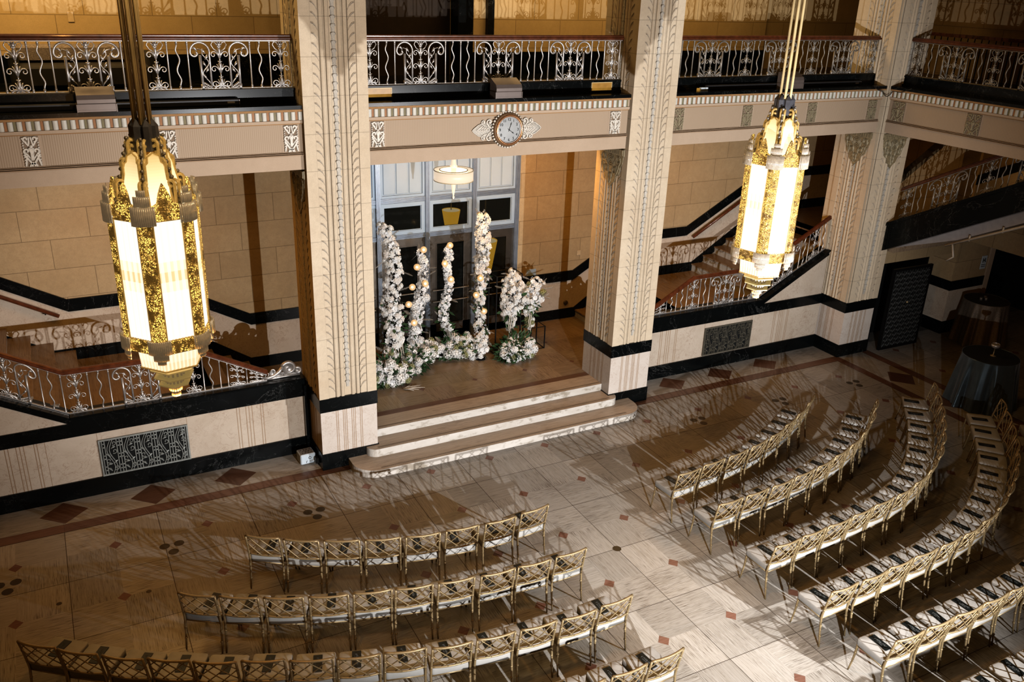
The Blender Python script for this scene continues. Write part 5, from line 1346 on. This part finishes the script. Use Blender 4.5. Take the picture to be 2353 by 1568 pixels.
# ================================================================== CHAIRS
def chair_meshes():
    D = {}
    W = .228; yb = -.205; yf = .20
    hs = .525; zt = .885
    def post(z):   # rear post line: vertical leg raked back, back leaning
        return yb - .055 * ((.44 - z) / .44) ** 1.3 if z < .44 else yb - .085 * ((z - .44) / .45) ** 1.2
    for s, nm in ((-1, 'rl'), (1, 'rr')):
        m = MB(); P = [(s * (W + .004 * (1 - z / .9)), post(z), z) for z in (0, .1, .2, .3, .44, .55, .66, .77, zt)]
        m.tube(P, [.0105, .012, .0135, .0145, .016, .0155, .015, .0145, .014], 7)
        for z in (.16, .31, .558, .73): m.tube([(s * W, post(z - .008), z - .008), (s * W, post(z + .008), z + .008)], .0185, 7)
        D[nm] = m.mesh('leg', M['gold'], True)
        m = MB(); P = [(s * (.203 + .018 * ((.44 - z) / .44) ** 2), yf + .012 + .045 * ((.44 - z) / .44) ** 1.6, z) for z in (.44, .36, .26, .15, .07, 0)]
        m.tube(P, [.016, .0155, .014, .0125, .011, .010], 7); 
        for z in (.30,): m.tube([(s * .204, yf + .02, z - .008), (s * .204, yf + .019, z + .008)], .0175, 7)
        D['f' + nm] = m.mesh('leg', M['gold'], True)
    bow = lambda u: -.030 * (1 - (u / W) ** 2)
    m = MB(); m.tube([(u, post(zt) + bow(u), zt + .0) for u in [W * (-1 + 2 * i / 10) for i in range(11)]], .0165, 7); D['top'] = m.mesh('top_rail', M['gold'], True)
    zl = .558
    m = MB(); m.tube([(u, post(zl) + bow(u), zl) for u in [W * (-1 + 2 * i / 10) for i in range(11)]], .0125, 7); D['low'] = m.mesh('lower_rail', M['gold'], True)
    m = MB(); H = zt - zl
    def clip(u0, z0, dx, dz):
        t0, t1 = -9, 9
        for p, d, lo, hi in ((u0, dx, -W, W), (z0, dz, zl, zt)):
            a, b = (lo - p) / d, (hi - p) / d
            if a > b: a, b = b, a
            t0, t1 = max(t0, a), min(t1, b)
        return (t0, t1) if t1 - t0 > .05 else None
    for sg in (1, -1):
        for o in ((-.27, -.115, .04, .195) if sg > 0 else (-.195, -.04, .115, .27)):
            c = clip(o, (zl + zt) / 2, sg * .70, .714)
            if not c: continue
            P = []
            for i in range(6):
                tt = c[0] + (c[1] - c[0]) * i / 5; u = o + sg * .70 * tt; z = (zl + zt) / 2 + .714 * tt
                P.append((u, post(z) + bow(u) + sg * .004, z))
            m.tube(P, .0072, 5)
    D['lat'] = m.mesh('back_lattice', M['gold'], True)
    m = MB()   # upholstered seat with a soft crown
    n = 10; out = []
    for k in range(36):
        a = 2 * pi * k / 36; e = .13
        ca, sa = cos(a), sin(a)
        u = (abs(ca) ** e) * (1 if ca >= 0 else -1); v = (abs(sa) ** e) * (1 if sa >= 0 else -1)
        out.append((u * (.222 + .003 * (1 - v)), v * .222 + .012))
    vs = []; L = [(.97, .420), (1.0, .428), (1.0, .500), (.988, .511), (.955, .516), (.5, .519)]
    for sc, z in L: vs += [(u * sc, v * sc, z) for u, v in out]
    N_ = len(out); fs = [(i * N_ + k, i * N_ + (k + 1) % N_, (i + 1) * N_ + (k + 1) % N_, (i + 1) * N_ + k) for i in range(len(L) - 1) for k in range(N_)] + [tuple(range((len(L) - 1) * N_, len(L) * N_)), tuple(range(N_ - 1, -1, -1))]
    m.add(vs, fs); D['seat'] = m.mesh('seat_cushion', M['cushion'], True)
    m = MB(); q = [(-.218, yb + .005), (.218, yb + .005), (.205, yf + .018), (-.205, yf + .018)]
    for (a, b) in zip(q, q[1:] + q[:1]): m.tube([(a[0], a[1], .413), (b[0], b[1], .413)], .013, 6)
    D['frame'] = m.mesh('seat_frame', M['gold'], True)
    m = MB()
    for s in (-1, 1): m.tube([(s * .222, post(.20), .20), (s * .21, yf + .016, .20)], .009, 6)
    m.tube([(-.215, .0, .20), (.215, .0, .20)], .008, 6); m.tube([(-.226, post(.26), .26), (.226, post(.26), .26)], .008, 6)
    D['stretch'] = m.mesh('stretcher', M['gold'], True)
    return D
CM = chair_meshes()
m = MB(); m.bbox(-.052, .052, -.135, .135, 0, .007, .002); BK = m.mesh('cover', M['booklet'])
m = MB()
def scr(pts): m.tube([(x, y, .0078) for x, y in pts], .0011, 4)
scr([(.004 + .016 * sin(i * 1.15) * (1.5 if i % 7 == 0 else .7 + .3 * sin(i * .61)), -.085 + .17 * i / 44) for i in range(45)])
scr([(-.022 + .005 * sin(i * 1.7), -.05 + .10 * i / 24) for i in range(25)])
m2 = MB(); m2.v = [(-y * .0 + x, y, z) for x, y, z in m.v]; m2.f = m.f; m2.m = m.m; m2.t = m.t
BS = m2.mesh('script_title', M['script'])
def new_chair(label, group):
    t = thing('chair', label, 'chair', (0, 0, 0), 0, group)
    for nm, k in (('seat_cushion', 'seat'), ('seat_frame', 'frame'), ('top_rail', 'top'), ('lower_rail', 'low'), ('back_lattice', 'lat'), ('leg', 'rl'), ('leg', 'rr'), ('leg', 'frl'), ('leg', 'frr')): link(nm, CM[k], t)
    return t
def new_book(label, group):
    t = thing('booklet', label, 'booklet', (0, 0, 0), 0, group)
    c_ = link('cover', BK, t); link('script_lettering', BS, c_)
    return t
C0 = None; B0 = None
def place_chair(x, y, ang, row, idx, block, total):
    """x, y: seat centre; ang: direction of the row tangent"""
    global C0, B0
    vis = False
    for dx, dy, z in ((0, 0, .9), (.2, .2, .5), (-.2, .2, .5), (0, 0, 0), (.2, -.2, .9), (-.2, -.2, .9)):
        u, v, d = px((x + dx, y + dy, z))
        if d > 0 and -5 < u < 2358 and v < 1573: vis = True
    if not vis: return
    end = ORD[idx] + ' from the aisle'
    if idx == 0: end = 'at the aisle end'
    rown = ('front', 'second', 'third', 'fourth', 'fifth', 'sixth')[row]
    lab = 'gold lattice-back chair with ivory seat, %s, %s row, %s block' % (end, rown, block)
    gr = 'gold lattice-back chairs, %s block' % block
    blab = 'black booklet on the chair %s, %s row, %s block' % (end, rown, block)
    bg = 'black booklets on the %s block chairs' % block
    a = ang + random.uniform(-.03, .03); x += random.uniform(-.008, .008); y += random.uniform(-.012, .012)
    if C0 is None: C0 = new_chair(lab, gr); c = C0; c.location = (x, y, 0.003); c.rotation_euler = (0, 0, a)
    else: c = dup(C0, (x, y, 0.003), a, lab, gr)
    n = Vector((-sin(a), cos(a))); tx = Vector((cos(a), sin(a)))
    p = Vector((x, y)) + n * (.06 + random.uniform(-.02, .02)) + tx * random.uniform(-.035, .035)
    ra = a + random.uniform(-.10, .10)
    if B0 is None: B0 = new_book(blab, bg); b = B0; b.location = (p.x, p.y, .5245); b.rotation_euler = (0, 0, ra)
    else: b = dup(B0, (p.x, p.y, .5245), ra, blab, bg)
def row_from(pts, row, block, smooth=2):
    P = [Vector(p) for p in pts]
    for _ in range(smooth):
        P = [P[0]] + [(P[i - 1] + 2 * P[i] + P[i + 1]) / 4 for i in range(1, len(P) - 1)] + [P[-1]]
    A = []
    for i in range(len(P)):
        d = P[min(i + 1, len(P) - 1)] - P[max(i - 1, 0)]; A.append(atan2(d.y, d.x))
    if len(A) > 2: A[0] = A[0] - (A[1] - A[0]) * .6; A[-1] = A[-1] + (A[-1] - A[-2]) * .6
    for i, (p, a) in enumerate(zip(P, A)):
        place_chair(p.x, p.y, a if block == 'right' else a + pi, row, i, block, len(P))
def shift(pts, d):
    """move a list of booklet points back along the local normal to the seat centre"""
    P = [Vector(p) for p in pts]; out = []
    for i in range(len(P)):
        t = (P[min(i + 1, len(P) - 1)] - P[max(i - 1, 0)]).normalized(); n = Vector((-t.y, t.x)); out.append(P[i] - n * d)
    return out
R1 = [(8.045, 9.40), (8.575, 9.43), (9.10, 9.50), (9.63, 9.62), (10.13, 9.77), (10.62, 9.95), (11.08, 10.16), (11.52, 10.44)]
R2 = [(8.08, 8.46), (8.61, 8.48), (9.14, 8.53), (9.66, 8.60), (10.16, 8.69), (10.64, 8.81), (11.12, 8.97), (11.58, 9.18), (12.03, 9.44), (12.45, 9.78)]
R3 = [(8.11, 7.345), (8.63, 7.37), (9.15, 7.40), (9.65, 7.43), (10.15, 7.49), (10.66, 7.57), (11.15, 7.68), (11.62, 7.86), (12.08, 8.10), (12.52, 8.39), (12.94, 8.72), (13.34, 9.06), (13.71, 9.42), (14.06, 9.80)]
R4 = [(8.10, 6.32), (8.63, 6.325), (9.16, 6.34), (9.68, 6.36), (10.20, 6.39), (10.71, 6.45), (11.19, 6.53), (11.67, 6.67), (12.13, 6.87), (12.60, 7.12), (13.05, 7.40), (13.47, 7.71), (13.87, 8.04), (14.25, 8.40), (14.63, 8.78)]
R5 = [(8.12, 5.33), (8.64, 5.33), (9.16, 5.335), (9.68, 5.335), (10.18, 5.345), (10.68, 5.375), (11.2, 5.43), (11.7, 5.53), (12.2, 5.69), (12.68, 5.92), (13.14, 6.20), (13.58, 6.52), (14.0, 6.87), (14.4, 7.24), (14.78, 7.63), (15.14, 8.05)]
R6 = [(8.13, 4.33), (8.64, 4.32), (9.15, 4.31), (9.67, 4.31), (10.19, 4.32), (10.71, 4.34), (11.23, 4.39)]
for i, R in enumerate((R1, R2, R3, R4, R5, R6)): row_from(shift(R, .08), i, 'right')
mir = lambda L, c=13.43, dy=0: [(c - x, y + dy) for x, y in L]
L1 = [(5.37, 9.40), (4.835, 9.37), (4.31, 9.41), (3.79, 9.49), (3.29, 9.62), (2.82, 9.80), (2.37, 10.02), (1.95, 10.29)]
L2 = [(5.33, 8.32), (4.81, 8.32), (4.30, 8.36), (3.78, 8.42), (3.28, 8.52), (2.81, 8.65), (2.32, 8.79), (1.85, 8.98), (1.40, 9.20), (.98, 9.46)]
L3 = [(5.33, 7.24), (4.80, 7.24), (4.28, 7.27), (3.78, 7.33), (3.28, 7.41), (2.79, 7.53), (2.31, 7.67), (1.84, 7.84), (1.38, 8.04), (.93, 8.25), (.50, 8.48), (.08, 8.73), (-.33, 9.01), (-.72, 9.31)]
L4 = [(5.33, 6.24), (4.81, 6.23), (4.28, 6.24), (3.76, 6.27), (3.24, 6.33)]
def row_left(L, row):
    P = [Vector(p) for p in L]; A = []
    for i in range(len(P)):
        d = P[max(i - 1, 0)] - P[min(i + 1, len(P) - 1)]; A.append(atan2(d.y, d.x))
    if len(A) > 2: A[0] += (A[0] - A[1]) * .6; A[-1] += (A[-1] - A[-2]) * .6
    for i, (p, a) in enumerate(zip(P, A)): place_chair(p.x, p.y, a, row, i, 'left', len(P))
for i, L in enumerate((L1, L2, L3, L4)): row_left(L, i)
# ================================================================== FLOWERS
rnd = random.Random(21)
def petal(mb, base, dirx, up, L, W, curl, mi=0):
    """cupped petal from base along dirx, curling towards up"""
    side = dirx.cross(up).normalized()
    rows = []
    for i in range(4):
        f = i / 3; c = base + dirx * (L * f) + up * (curl * L * f * f)
        w = W * (.35 + 1.1 * f - .75 * f * f * f) 
        rows.append((c - side * w + up * .12 * W, c, c + side * w + up * .12 * W))
    vs = [p for r in rows for p in r]
    mb.add(vs, [(i * 3 + k, i * 3 + k + 1, i * 3 + k + 4, i * 3 + k + 3) for i in range(3) for k in range(2)], mi)
def rose_mesh(name, mat, r):
    m = MB(); up = Vector((0, 0, 1))
    m.ball((0, 0, r * .28), r * .84, 12, 7, 0, (1, 1, .72))
    for n, el, L, off, rad in ((6, .12, .42, 0, .76), (5, .62, .34, .5, .74), (4, 1.05, .28, .2, .66), (3, 1.35, .2, .5, .62)):
        for k in range(n):
            a = 2 * pi * (k + off) / n; h = Vector((cos(a), sin(a), 0))
            c = h * (rad * r * cos(el)) + up * (r * (.28 + .5 * sin(el)))
            petal(m, c, (h * sin(el) * -.2 + h * cos(el) + up * .35).normalized(), up, L * r, r * .40, -.10)
    return m.mesh(name, M[mat], True)
def orchid_mesh(name, mat, r):
    m = MB(); up = Vector((0, 0, 1))
    for k in range(5):
        a = 2 * pi * k / 5 + .3; d = Vector((cos(a), sin(a), .22)).normalized(); petal(m, Vector((0, 0, 0)), d, up, r, r * (.55 if k % 2 else .42), .1)
    m.ball((0, 0, r * .14), r * .17, 6, 4)
    return m.mesh(name, M[mat], True)
def hydrangea_mesh(name, mat, r, n=46):
    m = MB(); up = Vector((0, 0, 1))
    for i in range(n):
        z = 1 - 1.55 * (i + .5) / n; a = i * 2.39996; s = sqrt(max(0, 1 - z * z)); d = Vector((cos(a) * s, sin(a) * s, z))
        t1 = d.cross(Vector((.3, .5, .8))).normalized(); t2 = d.cross(t1); c = d * r * (.86 + .12 * rnd.random())
        for k in range(4):
            q = k * pi / 2 + rnd.random() * .4; e = t1 * cos(q) + t2 * sin(q); e2 = t1 * cos(q + .8) + t2 * sin(q + .8); e3 = t1 * cos(q - .8) + t2 * sin(q - .8); w = r * .28
            m.add([c, c + e3 * w * .62 + d * .003, c + e * w + d * .008, c + e2 * w * .62 + d * .003], [(0, 1, 2, 3)])
    m.ball((0, 0, -r * .05), r * .72, 8, 5)
    return m.mesh(name, M[mat], False)
def plume_mesh(name, mat, L, W, n=70):
    m = MB(); m.tube([(0, 0, 0), (.02 * L, 0, L * .5), (.09 * L, 0, L)], [.004, .003, .001], 4)
    for i in range(n):
        f = .12 + .88 * i / n; c = Vector((.09 * L * f * f, 0, L * f)); a = i * 2.4; w = W * sin(pi * min(1, f * .95 + .05)) * (.6 + .5 * rnd.random()) + .008
        d = Vector((cos(a), sin(a), .75)).normalized(); s = d.cross(Vector((0, 0, 1))).normalized() * .0035
        m.add([c - s, c + d * w * .6 - s * 1.6 + Vector((0, 0, .0)), c + d * w - Vector((0, 0, .2 * w)), c + d * w * .6 + s * 1.6, c + s], [(0, 1, 2, 3, 4)])
    return m.mesh(name, M[mat], False)
FLW = {
 'rose': [('rose_bloom', rose_mesh('rose_bloom', 'rose', .058)), ('rose_bloom', rose_mesh('rose_bloom', 'rose', .048)), ('rose_bloom', rose_mesh('rose_bloom', 'blush', .052))],
 'orchid': [('orchid_bloom', orchid_mesh('orchid_bloom', 'orchid', .052)), ('orchid_bloom', orchid_mesh('orchid_bloom', 'orchid', .042))],
 'hyd': [('hydrangea_head', hydrangea_mesh('hydrangea_head', 'orchid', .085)), ('hydrangea_head', hydrangea_mesh('hydrangea_head', 'rose', .10)), ('hydrangea_head', hydrangea_mesh('hydrangea_head', 'rose', .075))],
 'green': [('green_hydrangea_head', hydrangea_mesh('green_hydrangea_head', 'green_bloom', .072))],
 'plume': [('dried_plume', plume_mesh('dried_plume', 'dry', .26, .05)), ('dried_plume', plume_mesh('dried_plume', 'dry', .20, .04))],
}
VIEW = Vector((-.40, -.87, .30)).normalized()
def orient(d, spin):
    q = d.to_track_quat('Z', 'Y'); return (q @ Euler((0, 0, spin)).to_quaternion()).to_euler()
def arrangement(name, label, path, mix, n, floor=.43, leaf=60, florets=120, dry=0, strands=None, group=None, leafmat='leaf'):
    """path: (x, y, z, r) control points; mix: {kind: share}; each bloom is a part"""
    bx, by = path[0][0], path[0][1]
    t = thing(name, label, 'flowers', (bx, by, floor), 0, group)
    path = [(a, b, c, d * (.86 if name == 'floral_pillar' else 1.15 if name == 'ground_flowers' else 1)) for a, b, c, d in path]
    seg = [(Vector(a[:3]), Vector(b[:3]), a[3], b[3]) for a, b in zip(path[:-1], path[1:])]
    Ls = [(b - a).length * (ra + rb) for a, b, ra, rb in seg]; T = sum(Ls)
    def sample(back=False, rs=1.0, low=False):
        f = rnd.random() * T
        if low: f *= .5
        for (a, b, ra, rb), L in zip(seg, Ls):
            if f <= L: break
            f -= L
        u = min(1, f / L); c = a.lerp(b, u); r = ra + (rb - ra) * u
        while True:
            d = Vector((rnd.gauss(0, 1), rnd.gauss(0, 1), rnd.gauss(0, .75))).normalized()
            if back or d.dot(VIEW) > -.25: break
        p = c + d * r * (.72 + .38 * rnd.random()) * rs
        if p.z < floor + .03: p.z = floor + .03 + rnd.random() * .05
        return p - Vector((bx, by, floor)), d
    cnt = {}
    kinds = [k for k, s in mix.items() for _ in range(int(round(s * n)))]
    for k in kinds:
        cnt[k] = cnt.get(k, 0) + 1
        if cnt[k] > 99: continue
        nm, me = rnd.choice(FLW[k]); p, d = sample()
        d = (d + VIEW * .55 + Vector((0, 0, .1))).normalized() if k != 'plume' else (d + Vector((0, 0, .25 if not dry else -.1))).normalized()
        o = link(nm, me, t, p, orient(d, rnd.random() * 6.28)); s = rnd.uniform(.78, 1.12); o.scale = (s, s, s)
    # leaves, twigs and the smallest florets nobody could count
    m = MB()
    for _ in range(leaf):
        p, d = sample(True, 1.0 if name == 'ground_flowers' else .85, low=True); d = (d + Vector((0, 0, rnd.uniform(-.4, .3)))).normalized(); s = d.cross(Vector((rnd.random(), rnd.random(), .3))).normalized(); L = rnd.uniform(.07, .19); w = L * .22
        q = p + d * L * .5; e = p + d * L
        z_ = .012
        P = [p, q - s * w, e, q + s * w]; P = [Vector((v.x, v.y, max(v.z, z_))) for v in P]
        m.add(P, [(0, 1, 2, 3)], 0)
    for _ in range(leaf * dry // 2):
        p, d = sample(True, .95); d = (d + Vector((rnd.gauss(0, .3), 0, rnd.uniform(-.7, .5)))).normalized(); L = rnd.uniform(.08, .2); s = d.cross(Vector((.2, .3, .9))).normalized() * .006
        e = p + d * L; e.z = max(e.z, .012); m.add([p - s, p + s, e], [(0, 1, 2)], 2)
    for _ in range(florets):
        p, d = sample(True, .95); t1 = d.cross(Vector((.31, .2, .9))).normalized(); t2 = d.cross(t1); r = rnd.uniform(.014, .036)
        c = p + d * .015
        for k in range(5):
            a = 2 * pi * k / 5; e = t1 * cos(a) + t2 * sin(a); e2 = t1 * cos(a + .5) + t2 * sin(a + .5); e3 = t1 * cos(a - .5) + t2 * sin(a - .5)
            m.add([c, c + e3 * r * .7, c + e * r + d * .004, c + e2 * r * .7], [(0, 1, 2, 3)], 1)
    o = ob('small_foliage', m, [M[leafmat], M['orchid'], M['dry']], t); o['kind'] = 'stuff'
    # hidden armature that carries the flowers
    a = MB(); a.tube([Vector(p[:3]) - Vector((bx, by, floor)) for p in path], .022, 6)
    P0 = Vector(path[0][:3]) - Vector((bx, by, floor)); a.tube([(P0.x, P0.y, 0), tuple(P0)], .022, 6); a.lathe([(.11, 0), (.11, .02), (.02, .03)], 14, 0, (P0.x, P0.y, 0), cap0=True); ob('stand_pole', a, M['iron'], t)
    if strands:
        for (x, y, z, L) in strands:
            s = MB(); s.tube([(x - bx + .01 * sin(i * 1.3), y - by, z - floor - L * i / 9) for i in range(10)], [.006 + .007 * sin(pi * min(1, i / 9 + .15)) for i in range(10)], 5); ob('trailing_amaranthus', s, M['amber_cord'], t, True)
    return t
arrangement('floral_pillar', 'tallest left floral pillar of ivory roses beside the left column',
    [(5.30, 15.0, .7, .16), (5.50, 15.1, 1.05, .17), (5.60, 15.2, 1.45, .20), (5.50, 15.2, 1.85, .24), (5.55, 15.2, 2.2, .18), (5.60, 15.2, 2.6, .18), (5.55, 15.25, 2.95, .17), (5.46, 15.25, 3.25, .15), (5.40, 15.25, 3.42, .09)],
    {'rose': .58, 'orchid': .30, 'plume': .06}, 190, florets=1000, leaf=90, dry=2, strands=[(5.58, 15.0, 1.35, .75), (5.63, 15.0, 1.3, .65), (5.68, 15.02, 1.32, .7), (5.52, 15.0, 1.3, .6)])
arrangement('floral_pillar', 'shorter orchid pillar with glowing globes, second from the left column',
    [(6.15, 15.35, .6, .17), (6.05, 15.35, 1.0, .15), (6.10, 15.4, 1.4, .15), (6.2, 15.4, 1.8, .14), (6.27, 15.4, 2.2, .11), (6.31, 15.4, 2.55, .085), (6.20, 15.4, 2.80, .07)],
    {'orchid': .75, 'plume': .07, 'hyd': .06}, 165, florets=900, dry=4)
arrangement('floral_pillar', 'slender orchid pillar standing before the middle door',
    [(6.98, 15.6, .55, .13), (6.92, 15.6, .95, .11), (6.80, 15.6, 1.25, .11), (6.83, 15.6, 1.6, .11), (6.93, 15.6, 1.95, .10), (6.86, 15.6, 2.3, .10), (6.93, 15.6, 2.62, .09), (6.87, 15.6, 2.74, .06)],
    {'orchid': .92, 'plume': .05}, 106, florets=750, dry=1)
arrangement('floral_pillar', 'tall right floral pillar, roses above and orchids below, before the right door',
    [(7.42, 15.1, .55, .17), (7.48, 15.2, .95, .17), (7.47, 15.3, 1.3, .09), (7.50, 15.35, 1.75, .08), (7.56, 15.4, 2.1, .13), (7.60, 15.4, 2.5, .16), (7.57, 15.4, 2.9, .17), (7.55, 15.4, 3.25, .17), (7.55, 15.4, 3.45, .10)],
    {'rose': .45, 'orchid': .37, 'plume': .08}, 185, florets=900, leaf=90, dry=3)
arrangement('pedestal_flowers', 'ivory rose arrangement on the tall black frame right of the doors',
    [(8.12, 15.15, 1.0, .05), (8.12, 15.15, 1.35, .14), (8.12, 15.1, 1.65, .25), (8.13, 15.1, 1.9, .24), (8.14, 15.15, 2.12, .13), (8.16, 15.15, 2.24, .06)],
    {'rose': .70, 'orchid': .18, 'plume': .08}, 125, florets=520, dry=2, strands=[(8.02, 15.0, 1.35, .55), (8.06, 15.0, 1.35, .6), (8.10, 14.98, 1.3, .5)], floor=.43)
arrangement('pedestal_flowers', 'loose green and ivory arrangement at the right end of the stage flowers',
    [(8.62, 15.2, .9, .04), (8.60, 15.2, 1.35, .10), (8.66, 15.2, 1.55, .22), (8.70, 15.2, 1.75, .22), (8.72, 15.2, 1.92, .12)],
    {'rose': .38, 'orchid': .25, 'green': .14, 'plume': .08}, 95, florets=420, dry=1, strands=[(8.52, 15.05, 1.3, .45), (8.56, 15.05, 1.3, .5)])
arrangement('ground_flowers', 'large floor cluster of white flowers beside the left column',
    [(5.05, 14.75, .52, .16), (5.30, 14.75, .68, .30), (5.55, 14.82, .58, .22)], {'hyd': .34, 'rose': .28, 'orchid': .20, 'green': .18}, 78, leaf=420, florets=220)
arrangement('ground_flowers', 'floor cluster of white flowers under the globe pillar',
    [(5.75, 14.95, .58, .18), (6.05, 15.15, .80, .26), (6.38, 15.3, .72, .22)], {'hyd': .34, 'rose': .16, 'orchid': .34, 'green': .18}, 80, leaf=320, florets=200, dry=1)
arrangement('ground_flowers', 'floor cluster of white flowers in front of the middle door',
    [(6.72, 15.45, .58, .16), (6.98, 15.4, .68, .22), (7.28, 15.25, .64, .20)], {'hyd': .38, 'orchid': .40, 'green': .18, 'plume': .06}, 66, leaf=280, florets=160, dry=1)
arrangement('ground_flowers', 'floor cluster of white flowers below the black frame at the right',
    [(7.90, 14.85, .56, .16), (8.15, 14.85, .70, .26), (8.42, 14.9, .58, .20)], {'hyd': .32, 'rose': .24, 'orchid': .28, 'green': .18}, 78, leaf=420, florets=200)
# pampas and twigs lying forward of the left cluster
t = thing('dried_branch', 'bleached dry branch lying on the platform before the left cluster', 'branch', (5.42, 14.35, .435), radians(-20))
m = MB()
for k, (a, L) in enumerate(((.1, .42), (.4, .36), (-.15, .30), (.7, .25), (-.4, .22))): m.tube([(0, 0, .012), (L * .5 * cos(a), L * .5 * sin(a), .03), (L * cos(a), L * sin(a), .016)], [.012, .009, .003], 5)
ob('twig', m, M['dry'], t, True)
# black metal flower frames
def frame_stand(label, x, y, w, d, h):
    t = thing('flower_frame', label, 'frame', (x, y, .43))
    q = [(-w / 2, -d / 2), (w / 2, -d / 2), (w / 2, d / 2), (-w / 2, d / 2)]
    for a, b in q:
        m = MB(); m.box(a - .01, a + .01, b - .01, b + .01, 0, h); ob('upright', m, M['iron'], t)
    m = MB()
    for z in (.01, h - .01):
        for (a, b) in zip(q, q[1:] + q[:1]): m.tube([(a[0], a[1], z), (b[0], b[1], z)], .010, 4)
    ob('rim', m, M['iron'], t)
frame_stand('tall black metal frame holding the ivory roses', 8.08, 15.34, .58, .36, 1.74)
frame_stand('low black metal frame under the loose green arrangement', 8.76, 15.25, .34, .36, .52)
# globe lamps wired among the flowers
for i, (x, y, z, lab) in enumerate((
    (6.25, 15.32, 2.86, 'topmost glowing globe of the second pillar'), (6.10, 15.30, 2.53, 'glowing globe second from the top, second pillar'), (6.25, 15.24, 2.19, 'glowing globe set into the right side of the second pillar, midway'),
    (5.98, 15.25, 2.15, 'glowing globe jutting left midway up the second pillar'), (5.88, 15.2, 1.82, 'glowing globe fifth from the top, between the first two pillars'), (5.96, 15.12, 1.45, 'lowest glowing globe of the second pillar'),
    (6.89, 15.5, 2.83, 'topmost glowing globe of the middle door pillar'), (6.77, 15.48, 2.47, 'second glowing globe of the middle door pillar'), (6.91, 15.48, 2.12, 'lowest glowing globe of the middle door pillar'),
    (7.46, 15.25, 2.15, 'topmost glowing globe of the right rose pillar'), (7.37, 15.25, 1.80, 'second glowing globe of the right rose pillar'), (7.53, 15.2, 1.44, 'lowest glowing globe of the right rose pillar'))):
    t = thing('globe_lamp', lab, 'lamp', (x, y, z), 0, 'glowing globe lamps among the flowers')
    m = MB(); m.ball((0, 0, 0), .066, 18, 12); gg_ = ob('glass_globe', m, M['globe'], t, True)
    m = MB(); m.ball((0, 0, 0), .026, 10, 8); ob('bulb', m, M['bulb'], gg_, True)
    m = MB(); m.tube([(0, .05, -.03), (.01, .10, -.06)], .012, 6); ob('socket', m, M['brass_rod'], t)

# ================================================================== LIGHT
def light(name, typ, loc, energy, col, **kw):
    l = bpy.data.lights.new(name, typ); l.energy = energy; l.color = col
    for k, v in kw.items():
        if k != 'aim': setattr(l, k, v)
    o = bpy.data.objects.new(name, l); COL.objects.link(o); o.location = loc
    if 'aim' in kw: o.rotation_euler = (Vector(kw['aim']) - Vector(loc)).to_track_quat('-Z', 'Y').to_euler()
    return o
FLASH = 3300
light('flash_left', 'SPOT', (4.1, 0.5, 3.05), FLASH * .92, (.99, .985, 1.0), spot_size=radians(86), spot_blend=.62, shadow_soft_size=.03, aim=(7.6, 13, 3.2))
light('flash_right', 'SPOT', (9.2, 0.7, 3.0), FLASH * .98, (.99, .985, 1.0), spot_size=radians(88), spot_blend=.72, shadow_soft_size=.03, aim=(7.7, 13, 3.1))
WARM = (1.0, .60, .22)
for i, (x, y, z, e) in enumerate(((0.0, 14.6, 9.3, 150), (9.0, 15.0, 9.3, 75), (12.6, 14.6, 9.3, 55))):
    light('gallery_lamp', 'AREA', (x, y, z), e, (1.0, .66, .28), shape='RECTANGLE', size=3.0, size_y=1.0)
light('overhead_fill', 'AREA', (1.6, 3.2, 11.0), 45, (1.0, .78, .50), shape='RECTANGLE', size=3.0, size_y=3.0)  # added overhead fill for the lantern tops and rods, not a fixture
light('alcove_fill', 'AREA', (8.2, 14.4, 5.0), 62, (1.0, .48, .10), shape='RECTANGLE', size=.9, size_y=.9, aim=(10.2, 16.4, 2.6))  # amber fill added to warm the wall right of the doors
light('chandelier_fill', 'POINT', (1.9, 4.6, 8.7), 150, (1.0, .74, .42), shadow_soft_size=.15)  # extra point light added to brighten the left lantern's rods
light('under_stair_fill', 'AREA', (18.2, 10.5, 4.6), 14, (1.0, .58, .22), shape='RECTANGLE', size=1.5, size_y=1.5, aim=(18.2, 12.6, 0))  # warm fill added for the dark area under the stair
light('pendant_light', 'POINT', (6.73, 15.0, 3.86), 26, (1.0, .60, .24), shadow_soft_size=.03)
for x in (0.8, 12.6): light('stairwell_fill', 'AREA', (x, 14.2, 5.0), 36, (1.0, .46, .09), shape='RECTANGLE', size=2.4, size_y=1.2)  # unseen amber fill added to warm the stair wells
for x in (.655, 6.60):
    light('lantern_light', 'POINT', (x, 6.7, 4.5), 76, (1.0, .46, .10), shadow_soft_size=.12)
w = bpy.data.worlds.new('world'); SC.world = w; w.use_nodes = True
bg = w.node_tree.nodes['Background']; bg.inputs[0].default_value = (1.0, .47, .11, 1); bg.inputs[1].default_value = .05
SC.view_settings.view_transform = 'Standard'; SC.view_settings.look = 'Medium High Contrast'; SC.view_settings.exposure = 0.0; SC.view_settings.gamma = 1.0
cy = SC.cycles
cy.max_bounces = 5; cy.diffuse_bounces = 0; cy.glossy_bounces = 3; cy.transmission_bounces = 3; cy.transparent_max_bounces = 6
cy.caustics_reflective = False; cy.caustics_refractive = False; cy.use_adaptive_sampling = True; cy.adaptive_threshold = .02
cy.sample_clamp_indirect = 4.0
try:
    cy.use_denoising = True; cy.denoiser = 'OPENIMAGEDENOISE'
except Exception: pass
bpy.context.view_layer.update()
